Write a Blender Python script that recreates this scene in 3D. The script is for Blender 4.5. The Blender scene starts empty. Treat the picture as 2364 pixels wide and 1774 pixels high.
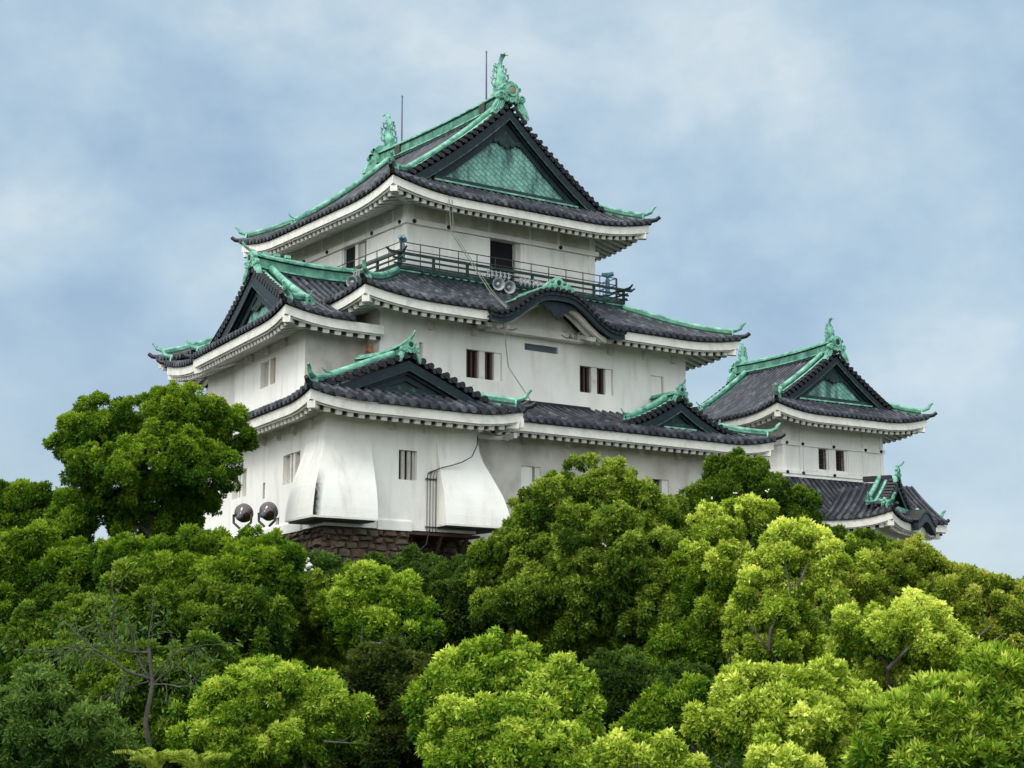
import bpy, math, random
import numpy as np
from mathutils import Vector
R = math.radians
rnd = random.Random(7)
C = bpy.context.scene.collection
SC = bpy.context.scene

# ------------------------------------------------------------------ camera
cam_d = bpy.data.cameras.new('camera'); cam = bpy.data.objects.new('camera', cam_d); C.objects.link(cam)
cam_d.sensor_width = 36; cam_d.lens = 36*3932/2364; cam_d.clip_start = .5; cam_d.clip_end = 3000
cam.rotation_euler = (R(90)+math.atan(693/3932.), 0, 0)
SC.camera = cam
# ------------------------------------------------------------------ light
SUN_EL, SUN_AZ = R(40), R(212)          # azimuth clockwise from +Y (sun behind and to the left of the camera)
SC.view_settings.view_transform = 'Standard'; SC.view_settings.look = 'None'
SC.view_settings.gamma = 1; SC.view_settings.exposure = 1.04
sd = bpy.data.lights.new('sun', 'SUN'); sd.energy = .7; sd.angle = R(18); sd.color = (1, .96, .88)
sun = bpy.data.objects.new('sun', sd); C.objects.link(sun)
to_sun = Vector((math.cos(SUN_EL)*math.sin(SUN_AZ), math.cos(SUN_EL)*math.cos(SUN_AZ), math.sin(SUN_EL)))
sun.rotation_euler = to_sun.to_track_quat('Z', 'Y').to_euler()

def N(nt, t, **k):
    n = nt.nodes.new(t)
    for a, b in k.items(): setattr(n, a, b)
    return n
def ramp(nt, src, stops):
    r = N(nt, 'ShaderNodeValToRGB'); e = r.color_ramp.elements
    while len(e) < len(stops): e.new(.5)
    for i, (p, c) in enumerate(stops):
        e[i].position = p; e[i].color = (*c, 1) if len(c) == 3 else c
    nt.links.new(src, r.inputs[0]); return r
w = bpy.data.worlds.new('World'); SC.world = w; w.use_nodes = True
nt = w.node_tree; nt.nodes.clear(); lk = nt.links.new
out = N(nt, 'ShaderNodeOutputWorld'); bg = N(nt, 'ShaderNodeBackground')
sky = N(nt, 'ShaderNodeTexSky'); sky.sky_type = 'NISHITA'; sky.sun_disc = False
sky.sun_elevation = SUN_EL; sky.sun_rotation = SUN_AZ; sky.dust_density = 2
tc = N(nt, 'ShaderNodeTexCoord')
mp = N(nt, 'ShaderNodeMapping'); mp.inputs['Scale'].default_value = (1, 1, 1.35); mp.inputs['Rotation'].default_value = (0, R(12), 0)
mp.inputs['Location'].default_value = (5.3, 1.4, .9)
lk(tc.outputs['Generated'], mp.inputs[0])
n1 = N(nt, 'ShaderNodeTexNoise'); n1.inputs['Scale'].default_value = 7.5; n1.inputs['Detail'].default_value = 7; n1.inputs['Roughness'].default_value = .56; n1.inputs['Distortion'].default_value = .1
lk(mp.outputs[0], n1.inputs['Vector'])
cr = ramp(nt, n1.outputs['Fac'], [(.33, (.325, .46, .61)), (.45, (.39, .53, .665)), (.56, (.47, .605, .71)), (.70, (.62, .715, .77))])
sx = N(nt, 'ShaderNodeSeparateXYZ'); lk(tc.outputs['Generated'], sx.inputs[0])
# paler towards the horizon, brighter overhead, as an overcast sky is
hz = N(nt, 'ShaderNodeMapRange'); hz.inputs['From Min'].default_value = 0; hz.inputs['From Max'].default_value = .22
hz.inputs['To Min'].default_value = .7; hz.inputs['To Max'].default_value = 0; lk(sx.outputs['Z'], hz.inputs['Value'])
mh = N(nt, 'ShaderNodeMixRGB'); mh.inputs['Color2'].default_value = (.60, .70, .76, 1); lk(hz.outputs[0], mh.inputs['Fac']); lk(cr.outputs[0], mh.inputs['Color1'])
zb = N(nt, 'ShaderNodeMapRange'); zb.inputs['From Min'].default_value = .42; zb.inputs['From Max'].default_value = .95
zb.inputs['To Min'].default_value = 1.; zb.inputs['To Max'].default_value = 2.9; lk(sx.outputs['Z'], zb.inputs['Value'])
# neutral cloud light from overhead
mz = N(nt, 'ShaderNodeMapRange'); mz.inputs['From Min'].default_value = .42; mz.inputs['From Max'].default_value = .75; lk(sx.outputs['Z'], mz.inputs['Value'])
mn = N(nt, 'ShaderNodeMixRGB'); mn.inputs['Color2'].default_value = (.66, .665, .655, 1); lk(mz.outputs[0], mn.inputs['Fac']); lk(mh.outputs[0], mn.inputs['Color1'])
ml = N(nt, 'ShaderNodeVectorMath', operation='SCALE'); lk(mn.outputs[0], ml.inputs[0]); lk(zb.outputs[0], ml.inputs['Scale'])
# the cloud layer lies over most of the clear Nishita sky (values are per unit of the .1 strength below)
c10 = N(nt, 'ShaderNodeVectorMath', operation='SCALE'); 
# broad unseen glow added round the hidden sun to brighten the facades
dp = N(nt, 'ShaderNodeVectorMath', operation='DOT_PRODUCT'); lk(tc.outputs['Generated'], dp.inputs[0]); dp.inputs[1].default_value = to_sun
gl = N(nt, 'ShaderNodeMapRange'); gl.interpolation_type = 'SMOOTHSTEP'; gl.inputs['From Min'].default_value = -.1; gl.inputs['From Max'].default_value = .85
gl.inputs['To Min'].default_value = 1; gl.inputs['To Max'].default_value = 3.3; lk(dp.outputs['Value'], gl.inputs['Value'])
mg = N(nt, 'ShaderNodeMapRange'); mg.inputs['From Min'].default_value = 1; mg.inputs['From Max'].default_value = 2; lk(gl.outputs[0], mg.inputs['Value'])
m5 = N(nt, 'ShaderNodeMixRGB'); m5.inputs['Color2'].default_value = (.60, .62, .615, 1); lk(mg.outputs[0], m5.inputs['Fac']); lk(ml.outputs[0], m5.inputs['Color1'])
m6 = N(nt, 'ShaderNodeVectorMath', operation='SCALE'); lk(m5.outputs[0], m6.inputs[0]); lk(gl.outputs[0], m6.inputs['Scale'])
lk(m6.outputs[0], c10.inputs[0]); c10.inputs['Scale'].default_value = 5.15
mix = N(nt, 'ShaderNodeMixRGB'); mix.inputs['Fac'].default_value = .93; lk(sky.outputs[0], mix.inputs['Color1']); lk(c10.outputs[0], mix.inputs['Color2'])
lk(mix.outputs[0], bg.inputs['Color']); bg.inputs['Strength'].default_value = .1
lk(bg.outputs[0], out.inputs['Surface'])

# ------------------------------------------------------------------ materials
def mat(name):
    m = bpy.data.materials.new(name); m.use_nodes = True; t = m.node_tree
    return m, t, t.nodes['Principled BSDF']
def noise_mat(name, stops, scale=3, rough=.7, stretch=(1, 1, 1), detail=6, bump=0, bscale=None, metal=0, spec=.3, layer=None):
    m, t, b = mat(name); l = t.links.new
    c = N(t, 'ShaderNodeTexCoord'); mpn = N(t, 'ShaderNodeMapping'); mpn.inputs['Scale'].default_value = stretch
    l(c.outputs['Object'], mpn.inputs[0])
    n = N(t, 'ShaderNodeTexNoise'); n.inputs['Scale'].default_value = scale; n.inputs['Detail'].default_value = detail; n.inputs['Roughness'].default_value = .6
    l(mpn.outputs[0], n.inputs['Vector']); r = ramp(t, n.outputs['Fac'], stops)
    colr = r.outputs[0]
    if layer:
        n2 = N(t, 'ShaderNodeTexNoise'); n2.inputs['Scale'].default_value = layer[0]; n2.inputs['Detail'].default_value = 4
        mp2 = N(t, 'ShaderNodeMapping'); mp2.inputs['Scale'].default_value = layer[3]; l(c.outputs['Object'], mp2.inputs[0]); l(mp2.outputs[0], n2.inputs['Vector'])
        r2 = ramp(t, n2.outputs['Fac'], [(layer[1], (0, 0, 0)), (layer[1]+.2, (layer[4],)*3)])
        mx = N(t, 'ShaderNodeMixRGB'); mx.inputs['Color2'].default_value = (*layer[2], 1); l(r2.outputs[0], mx.inputs['Fac']); l(colr, mx.inputs['Color1']); colr = mx.outputs[0]
    l(colr, b.inputs['Base Color']); b.inputs['Roughness'].default_value = rough; b.inputs['Metallic'].default_value = metal
    b.inputs['Specular IOR Level'].default_value = spec
    if bump:
        n3 = N(t, 'ShaderNodeTexNoise'); n3.inputs['Scale'].default_value = bscale or scale*4; n3.inputs['Detail'].default_value = 5
        l(c.outputs['Object'], n3.inputs['Vector'])
        bp = N(t, 'ShaderNodeBump'); bp.inputs['Strength'].default_value = bump; bp.inputs['Distance'].default_value = .03
        l(n3.outputs['Fac'], bp.inputs['Height']); l(bp.outputs[0], b.inputs['Normal'])
    return m
M = {}
M['plaster'] = noise_mat('plaster', [(.3, (.74, .73, .69)), (.5, (.82, .815, .78)), (.7, (.86, .86, .83))], 1.1, .85, (1, 1, .55), bump=.35, bscale=14,
                         layer=(2.2, .56, (.50, .47, .41), (1, 1, .16), .42))
M['plaster_old_shade'] = noise_mat('weathered_shaded_plaster', [(.3, (.50, .475, .42)), (.5, (.65, .63, .575)), (.7, (.76, .74, .69))], .9, .85, (1, 1, .8), bump=.35, bscale=14,
                         layer=(1.3, .52, (.36, .34, .31), (1, 1, .7), .6))  # weathered grey; on soffits and frieze it also carries painted eave shade
M['eave'] = noise_mat('eave_plaster', [(.3, (.60, .585, .53)), (.5, (.72, .71, .665)), (.7, (.79, .785, .745))], 2.2, .8, bump=.2,
                      layer=(2.4, .62, (.33, .31, .28), (1, 1, 1), .7))
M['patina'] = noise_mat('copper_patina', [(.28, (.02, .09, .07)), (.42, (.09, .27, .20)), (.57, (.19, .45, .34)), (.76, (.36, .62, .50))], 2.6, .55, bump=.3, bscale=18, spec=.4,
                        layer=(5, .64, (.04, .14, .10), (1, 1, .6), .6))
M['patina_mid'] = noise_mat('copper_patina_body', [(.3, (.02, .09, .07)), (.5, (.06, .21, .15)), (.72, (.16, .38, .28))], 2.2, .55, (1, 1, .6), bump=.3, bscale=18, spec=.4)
M['patina_dark'] = noise_mat('dark_copper', [(.3, (.006, .014, .015)), (.58, (.013, .035, .032)), (.76, (.045, .13, .10))], 3.2, .5, bump=.3, bscale=20,
                        layer=(7, .66, (.16, .40, .30), (1, 1, .5), .4))
M['barge'] = noise_mat('barge_copper', [(.3, (.004, .009, .013)), (.6, (.009, .02, .026)), (.8, (.02, .05, .05))], 4, .45, bump=.2)
M['wood'] = noise_mat('dark_wood', [(.3, (.03, .02, .018)), (.7, (.09, .05, .04))], 6, .7, (1, 1, .2))
M['void'] = noise_mat('interior_dark', [(.3, (.006, .006, .009)), (.7, (.014, .013, .018))], 1, .9)
M['rail'] = noise_mat('rail_metal', [(.3, (.02, .022, .02)), (.7, (.05, .05, .045))], 8, .5)
M['shutter'] = noise_mat('shutter_board', [(.3, (.42, .40, .37)), (.7, (.55, .53, .49))], 3, .8)
M['ochre'] = noise_mat('ochre_board', [(.3, (.36, .25, .17)), (.7, (.5, .37, .27))], 3, .8)
M['grey'] = noise_mat('grey_mesh', [(.3, (.07, .09, .11)), (.7, (.10, .125, .15))], 3, .7)
M['glass'] = noise_mat('window_dark_glass', [(.3, (.02, .03, .05)), (.7, (.03, .04, .07))], 2, .15, spec=.6)
M['horn'] = noise_mat('horn_grey', [(.3, (.22, .25, .26)), (.7, (.38, .42, .43))], 5, .5)
M['blue'] = noise_mat('blue_enamel', [(.3, (.05, .14, .2)), (.7, (.18, .34, .42))], 5, .4)
M['steel'] = noise_mat('pole_steel', [(.3, (.06, .06, .075)), (.7, (.12, .12, .14))], 5, .5)
M['brown_gloss'] = noise_mat('brown_enamel', [(.3, (.022, .008, .008)), (.7, (.045, .018, .017))], 5, .12, spec=1., layer=(9, .66, (.2, .18, .17), (1, 1, 1), .3))  # pale noise patches paint highlights into the brown enamel
M['cable'] = noise_mat('cable_grey', [(.3, (.10, .12, .10)), (.7, (.2, .24, .2))], 5, .6)
M['bark'] = noise_mat('bark', [(.3, (.035, .03, .025)), (.55, (.09, .08, .065)), (.75, (.18, .17, .145))], 5, .9, (1, 1, .25), bump=.8, bscale=20)
M['greybark'] = noise_mat('pale_bark', [(.3, (.035, .035, .028)), (.6, (.08, .08, .065)), (.8, (.19, .19, .16))], 6, .9, (1, 1, .4), bump=.7, bscale=22)
M['brass'] = noise_mat('crest_gilt', [(.3, (.18, .15, .09)), (.7, (.3, .27, .17))], 6, .5)
M['blossom'] = noise_mat('blossom', [(.3, (.62, .60, .52)), (.7, (.78, .77, .70))], 6, .7)

def tile_mat():
    m, t, b = mat('roof_tile'); l = t.links.new
    uv = N(t, 'ShaderNodeUVMap'); sp = N(t, 'ShaderNodeSeparateXYZ'); l(uv.outputs[0], sp.inputs[0])
    fv = N(t, 'ShaderNodeMath', operation='MULTIPLY'); fv.inputs[1].default_value = 1/.29; l(sp.outputs['Y'], fv.inputs[0])
    fl = N(t, 'ShaderNodeMath', operation='FLOOR'); l(fv.outputs[0], fl.inputs[0])
    fu = N(t, 'ShaderNodeMath', operation='FLOOR'); l(sp.outputs['X'], fu.inputs[0])
    cb = N(t, 'ShaderNodeCombineXYZ'); l(fu.outputs[0], cb.inputs[0]); l(fl.outputs[0], cb.inputs[1])
    wn = N(t, 'ShaderNodeTexWhiteNoise', noise_dimensions='2D'); l(cb.outputs[0], wn.inputs['Vector'])
    c = N(t, 'ShaderNodeTexCoord'); n = N(t, 'ShaderNodeTexNoise'); n.inputs['Scale'].default_value = 1.3; n.inputs['Detail'].default_value = 8; n.inputs['Roughness'].default_value = .7
    l(c.outputs['Object'], n.inputs['Vector'])
    ad = N(t, 'ShaderNodeMath', operation='MULTIPLY_ADD'); l(wn.outputs['Value'], ad.inputs[0]); ad.inputs[1].default_value = .34; l(n.outputs['Fac'], ad.inputs[2])
    r = ramp(t, ad.outputs[0], [(.38, (.011, .013, .019)), (.62, (.028, .032, .043)), (.82, (.062, .067, .082)), (1, (.16, .166, .185))])
    fr = N(t, 'ShaderNodeMath', operation='FRACT'); l(fv.outputs[0], fr.inputs[0])
    gt = ramp(t, fr.outputs[0], [(.0, (.35, .35, .35)), (.10, (1, 1, 1)), (.9, (1, 1, 1)), (1, (.6, .6, .6))])
    mx = N(t, 'ShaderNodeMixRGB', blend_type='MULTIPLY'); mx.inputs['Fac'].default_value = 1; l(r.outputs[0], mx.inputs['Color1']); l(gt.outputs[0], mx.inputs['Color2'])
    fx = N(t, 'ShaderNodeMath', operation='FRACT'); l(sp.outputs['X'], fx.inputs[0]); pm = N(t, 'ShaderNodeMath', operation='LESS_THAN'); pm.inputs[1].default_value = .2; l(fx.outputs[0], pm.inputs[0])
    m2 = N(t, 'ShaderNodeMixRGB', blend_type='MULTIPLY'); m2.inputs['Color2'].default_value = (.38, .38, .42, 1); l(pm.outputs[0], m2.inputs['Fac']); l(mx.outputs[0], m2.inputs['Color1']); mx = m2
    l(mx.outputs[0], b.inputs['Base Color']); b.inputs['Roughness'].default_value = .5; b.inputs['Specular IOR Level'].default_value = .45
    bp = N(t, 'ShaderNodeBump'); bp.inputs['Strength'].default_value = .8; bp.inputs['Distance'].default_value = .03; l(fr.outputs[0], bp.inputs['Height']); l(bp.outputs[0], b.inputs['Normal'])
    return m
M['tile'] = tile_mat()

def panel_mat():      # copper sheets in a scale pattern
    m, t, b = mat('copper_scale_panel'); l = t.links.new
    uv = N(t, 'ShaderNodeUVMap'); br = N(t, 'ShaderNodeTexBrick'); br.offset = .5; br.inputs['Scale'].default_value = 1
    br.inputs['Brick Width'].default_value = .40; br.inputs['Row Height'].default_value = .20; br.inputs['Mortar Size'].default_value = .030; br.inputs['Mortar Smooth'].default_value = .5
    br.inputs['Color1'].default_value = (.13, .32, .27, 1); br.inputs['Color2'].default_value = (.18, .39, .33, 1); br.inputs['Mortar'].default_value = (.085, .24, .20, 1)
    mpn = N(t, 'ShaderNodeMapping'); mpn.inputs['Rotation'].default_value = (0, 0, R(32)); l(uv.outputs[0], mpn.inputs[0])
    l(mpn.outputs[0], br.inputs['Vector'])
    c = N(t, 'ShaderNodeTexCoord'); n = N(t, 'ShaderNodeTexNoise'); n.inputs['Scale'].default_value = 1.5; n.inputs['Detail'].default_value = 5
    mp2 = N(t, 'ShaderNodeMapping'); mp2.inputs['Scale'].default_value = (2, 2, .5); l(c.outputs['Object'], mp2.inputs[0]); l(mp2.outputs[0], n.inputs['Vector'])
    r = ramp(t, n.outputs['Fac'], [(.36, (.3, .34, .36)), (.48, (.8, .8, .8)), (.6, (1.1, 1.05, 1.)), (.7, (1.4, 1.25, 1.2))])
    mx = N(t, 'ShaderNodeMixRGB', blend_type='MULTIPLY'); mx.inputs['Fac'].default_value = 1.; l(br.outputs[0], mx.inputs['Color1']); l(r.outputs[0], mx.inputs['Color2'])
    l(mx.outputs[0], b.inputs['Base Color']); b.inputs['Roughness'].default_value = .5
    bp = N(t, 'ShaderNodeBump'); bp.inputs['Strength'].default_value = .8; bp.inputs['Distance'].default_value = .03; bp.invert = True; l(br.outputs['Fac'], bp.inputs['Height']); l(bp.outputs[0], b.inputs['Normal'])
    return m
M['panel'] = panel_mat()
M['gap_shade'] = noise_mat('shaded_grimy_soffit', [(.3, (.03, .033, .028)), (.6, (.06, .062, .052)), (.8, (.15, .145, .12))], 2.5, .9)  # dirty soffit tone, darkened to paint in the shade between rafter ends
M['line'] = noise_mat('verdigris_edge', [(.3, (.015, .035, .032)), (.55, (.04, .085, .072)), (.75, (.12, .22, .175))], 5, .6)

# ------------------------------------------------------------------ mesh builder
def V(*a): return np.array(a if len(a) > 1 else a[0], float)
EZ = V(0, 0, 1.)
def nrm(v): return v/(np.linalg.norm(v)+1e-12)
class MB:
    def __init__(s): s.v = []; s.f = []; s.uv = []
    def face(s, pts, uv=None):
        i = len(s.v); s.v.extend([tuple(p) for p in pts]); s.f.append(tuple(range(i, i+len(pts)))); s.uv.append(uv or [(0, 0)]*len(pts))
    def grid(s, P, UV=None):
        n, m = len(P), len(P[0]); i0 = len(s.v)
        for row in P: s.v.extend([tuple(p) for p in row])
        for i in range(n-1):
            for j in range(m-1):
                a, b, c, d = i0+i*m+j, i0+i*m+j+1, i0+(i+1)*m+j+1, i0+(i+1)*m+j
                s.f.append((a, b, c, d))
                s.uv.append([UV[i][j], UV[i][j+1], UV[i+1][j+1], UV[i+1][j]] if UV else [(0, 0)]*4)
    def box(s, c, x, y, z):
        c, x, y, z = map(V, (c, x, y, z)); q = [c+a*x+b*y+d*z for a in (-1, 1) for b in (-1, 1) for d in (-1, 1)]
        i = len(s.v); s.v.extend([tuple(p) for p in q])
        for f in ((0, 1, 3, 2), (4, 6, 7, 5), (0, 4, 5, 1), (2, 3, 7, 6), (0, 2, 6, 4), (1, 5, 7, 3)): s.f.append(tuple(i+k for k in f)); s.uv.append([(0, 0)]*4)
    def span(s, p, q, w, h, up=EZ):          # box from p to q, width w, height h
        p, q = V(p), V(q); d = (q-p)/2; sd_ = nrm(np.cross(d, up)); u = nrm(np.cross(sd_, d)); s.box((p+q)/2, d, sd_*w/2, u*h/2)
    def sweep(s, pts, sec, upright=True, closed=True, caps=True):
        pts = [V(p) for p in pts]; rows = []; k = len(pts)
        for i, p in enumerate(pts):
            t = nrm(pts[min(i+1, k-1)]-pts[max(i-1, 0)])
            sd_ = np.cross(t, EZ)
            if np.linalg.norm(sd_) < 1e-4: sd_ = V(1, 0, 0)
            sd_ = nrm(sd_); u = EZ if upright else nrm(np.cross(sd_, t))
            rows.append([p+sd_*a+u*b for a, b in sec]+([p+sd_*sec[0][0]+u*sec[0][1]] if closed else []))
        s.grid(rows)
        if caps and closed: s.face(rows[0][:-1]); s.face(rows[-1][:-1][::-1])
    def tube(s, pts, r, n=8, caps=True, tang=None):
        pts = [V(p) for p in pts]; k = len(pts); r = r if hasattr(r, '__len__') else [r]*k; rows = []; prev = None
        for i, p in enumerate(pts):
            t = nrm(pts[min(i+1, k-1)]-pts[max(i-1, 0)])
            a = prev if prev is not None else (V(0, 0, 1) if abs(t[2]) < .9 else V(1, 0, 0))
            x = nrm(a-t*np.dot(a, t)); prev = x; y = np.cross(t, x)
            rows.append([p+r[i]*(x*math.cos(2*math.pi*j/n)+y*math.sin(2*math.pi*j/n)) for j in range(n+1)])
        s.grid(rows)
        if caps: s.face(rows[0][:-1]); s.face(rows[-1][:-1][::-1])
    def prism(s, poly, d):                   # polygon (3d points) extruded by vector d
        a = [V(p) for p in poly]; b = [p+V(d) for p in a]; s.face(a); s.face(b[::-1])
        for i in range(len(a)): j = (i+1) % len(a); s.face([a[i], a[j], b[j], b[i]])
    def lathe(s, c, axis, prof, n=20):       # prof: (along, radius)
        axis = nrm(V(axis)); x = nrm(np.cross(axis, EZ) if abs(axis[2]) < .9 else V(1, 0, 0)); y = np.cross(axis, x)
        s.grid([[V(c)+axis*a+r*(x*math.cos(2*math.pi*j/n)+y*math.sin(2*math.pi*j/n)) for j in range(n+1)] for a, r in prof])
    def build(s, name, m, parent=None, smooth=False):
        me = bpy.data.meshes.new(name); me.from_pydata(s.v, [], s.f)
        l = me.uv_layers.new(name='UVMap'); l.data.foreach_set('uv', [c for f in s.uv for p in f for c in p])
        me.materials.append(M[m] if isinstance(m, str) else m)
        if smooth: me.polygons.foreach_set('use_smooth', [True]*len(me.polygons))
        o = bpy.data.objects.new(name, me); C.objects.link(o)
        if parent is not None: o.parent = parent
        return o
def tag(o, label=None, cat=None, group=None, kind=None):
    for k, v in (('label', label), ('category', cat), ('group', group), ('kind', kind)):
        if v: o[k] = v
    return o
def empty(name, loc=(0, 0, 0)):
    o = bpy.data.objects.new(name, None); C.objects.link(o); return o    # geometry is in world coordinates

def az(d): return V(math.sin(R(d)), math.cos(R(d)), 0)
EX, EY, EY1 = az(54.83), az(-35.17), az(-28.4)
O = V(-4.4580, 70., 0)
def L(u, v, z=0): return O+u*EX+v*EY+z*EZ
class Fr:                                       # a plan frame: a along, b inward
    def __init__(s, p, a, b): s.p, s.a, s.b = V(p), a, b
    def __call__(s, a, b, z=0): return s.p+a*s.a+b*s.b+z*EZ

# ------------------------------------------------------------------ castle vocabulary
class Slope:
    """one roof slope: s runs along the eave, d inward; height = z0 + prof(d) + corner lift"""
    def __init__(k, fr, S, z0, prof, A=.42, Lc=3., e0=True, e1=True, Dl=5.):
        k.fr, k.S, k.z0, k.prof, k.A, k.Lc, k.e0, k.e1, k.Dl = fr, S, z0, prof, A, Lc, e0, e1, Dl
    def lift(k, s, d):
        f = 0
        if k.e0: f += max(0, 1-max(s, 0)/k.Lc)**2
        if k.e1: f += max(0, 1-max(k.S-s, 0)/k.Lc)**2
        return k.A*f*max(0, 1-d/k.Dl)
    def z(k, s, d): return k.z0+k.prof(max(d, 0))+k.lift(s, d)
    def pt(k, s, d, dz=0): return k.fr(s, d, k.z(s, d)+dz)

class Roof:
    def __init__(s): s.mb = {}
    def __getitem__(s, k): return s.mb.setdefault(k, [MB()])[-1]
    def new(s, *ks):           # later pieces of this kind go to an object of their own
        for k in ks: s.mb.setdefault(k, []).append(MB())
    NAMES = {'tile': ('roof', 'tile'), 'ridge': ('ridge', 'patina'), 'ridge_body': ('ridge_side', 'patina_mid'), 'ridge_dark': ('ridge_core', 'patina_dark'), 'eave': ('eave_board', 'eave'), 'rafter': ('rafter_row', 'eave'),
             'barge': ('barge_board', 'barge'), 'panel': ('gable_panel', 'panel'), 'soffit': ('soffit', 'plaster_old_shade'), 'trim': ('gable_trim', 'patina_dark'), 'gilt': ('crest', 'brass'), 'oni': ('ridge_end_tile', 'patina'),
             'gap_shade': ('gap_shade_strip', 'gap_shade'), 'line': ('gable_moulding', 'line'), 'dark_tile': ('ridge_tile_band', 'tile'), 'plaster': ('tympanum', 'eave')}
    def finish(s, parent):
        root = s['tile'].build('roof', 'tile', parent)
        for k, l in s.mb.items():
            for mb in l:
                if k != 'tile' and mb.f: nm, m = s.NAMES[k]; mb.build(nm, m, root)
        return root
tile_ix = [0]
def half_ring(r, n=5): return [(r*math.cos(math.pi*j/n), r*math.sin(math.pi*j/n)) for j in range(n+1)]
def lay_tiles(mb, sl, dmax, pitch=.36, dmin=None, s0=0, s1=None, rr=None):
    s1 = sl.S if s1 is None else s1; rr = rr or pitch*.28
    n = max(2, int(round((s1-s0)/pitch))); pitch = (s1-s0)/n
    # sheet of pan tiles
    k = n*2
    rows, uvs = [], []
    for i in range(k+1):
        s = s0+(s1-s0)*i/k; D = max(dmax(s), .001); d0 = dmin(s) if dmin else 0.
        m = max(3, int(sl.prof(6) and 9))
        rows.append([sl.pt(s, d0+(D-d0)*j/m, -.015) for j in range(m+1)]); uvs.append([(0, d0+(D-d0)*j/m) for j in range(m+1)])
    mb.grid(rows, uvs)
    # the thin front edge of the pan tiles
    mb.grid([[sl.pt(s0+(s1-s0)*i/k, dmin(s0+(s1-s0)*i/k) if dmin else 0., dz) for dz in (-.015, -.13)] for i in range(k+1)])
    e = sl.fr.a
    for i in range(n):
        s = s0+(i+.5)*pitch; D = dmax(s); d0 = dmin(s) if dmin else 0.
        if D-d0 < .12: continue
        m = max(2, int((D-d0)/.45)+1); ix = tile_ix[0]+i+.5
        ds = [d0-.07*(not dmin or d0 < .01)+(D-d0)*j/m for j in range(m+1)]
        sec = half_ring(rr*rnd.uniform(.94, 1.05))
        mb.grid([[sl.pt(s, d, -.01)+e*x+EZ*y*1.15 for x, y in sec] for d in ds], [[(ix, max(d, 0)+rnd.random()*0)]*len(sec) for d in ds])
        if d0 < .01 or dmin:   # round end disc
            c = sl.pt(s, ds[0]); q = 8
            ring = [c+e*rr*1.12*math.cos(2*math.pi*j/q)+EZ*(rr*1.12*math.sin(2*math.pi*j/q)-.005) for j in range(q)]
            mb.face(ring, [(ix, .15)]*q)
            r2 = [p+sl.fr.b*.07 for p in ring]
            for j in range(q): mb.face([ring[j], ring[(j+1) % q], r2[(j+1) % q], r2[j]], [(ix, .15)]*4)
    tile_ix[0] += n+3
def lay_eave(rf, sl, ov, sp=.40, s0=None, s1=None, r_skip=None, dep=.54, m0=True, m1=True):
    """fascia board, inner board, soffit and rafter row; mitred at the corners"""
    rf.new('eave', 'rafter', 'soffit', 'gap_shade')
    S = sl.S; a = 0 if s0 is None else s0; b = S if s1 is None else s1
    def zz(s, d): return sl.z0+sl.lift(s, d)
    def S_(t, d):
        lo = a+(d if (m0 and s0 is None) else 0); hi = b-(d if (m1 and s1 is None) else 0); return lo+(hi-lo)*t
    k = max(6, int((b-a)/.5)); T = [i/k for i in range(k+1)]
    def strip(d0, d1, z0, z1):
        P = []
        for t in T:
            q = []
            for d, z in ((d0, z0), (d1, z0), (d1, z1), (d0, z1), (d0, z0)):
                s = S_(t, d); q.append(sl.fr(s, d, zz(S_(t, d0), d0)+z))
            P.append(q)
        rf['eave'].grid(P); rf['eave'].face(P[0][:4]); rf['eave'].face(P[-1][:4])
    strip(.09, .19, -.14, -dep+.045)
    strip(.19, .27, -dep+.10, -dep-.01)
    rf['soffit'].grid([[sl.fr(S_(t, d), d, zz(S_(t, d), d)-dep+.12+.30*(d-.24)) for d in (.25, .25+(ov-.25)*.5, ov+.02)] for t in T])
    rf['gap_shade'].grid([[sl.fr(S_(t, d), d, zz(S_(t, d), d)-dep+.10+.30*(d-.24)) for d in (.28, .75)] for t in T])  # dark strip that paints shade on the soffit behind the rafter ends
    rf['gap_shade'].grid([[sl.fr(S_(t, .42), .42, zz(S_(t, .42), .42)-dep+z) for z in (-.11, .16)] for t in T])  # upright dark strip added to stand in for shade in the gaps
    n = int((b-a-.5)/sp); st = a+((b-a)-n*sp)/2
    for i in range(n+1):
        s = st+i*sp
        if r_skip and r_skip[0] < s < r_skip[1]: continue
        dm = ov
        if s0 is None and m0: dm = min(dm, s-.1)
        if s1 is None and m1: dm = min(dm, S-s-.1)
        if dm < .42: continue
        z0 = zz(s, .3)-dep-.04; z1 = zz(s, dm)-dep-.04+.30*(dm-.3)
        rf['rafter'].span(sl.fr(s, .30, z0), sl.fr(s, dm, z1), sp*.50, .24)
def hip_rafter(rf, sl, ov, far=False, dep=.54):
    rf.new('eave')
    s0, s1 = (.18, ov+.1) if not far else (sl.S-.18, sl.S-ov-.1)
    p = sl.fr(s0, .18, sl.z0+sl.lift(s0, .18)-dep-.10); q = sl.fr(s1, ov, sl.z0+sl.lift(s1, ov)-dep-.10+.3*(ov-.3)); rf['eave'].span(p, q, .30, .26)
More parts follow.
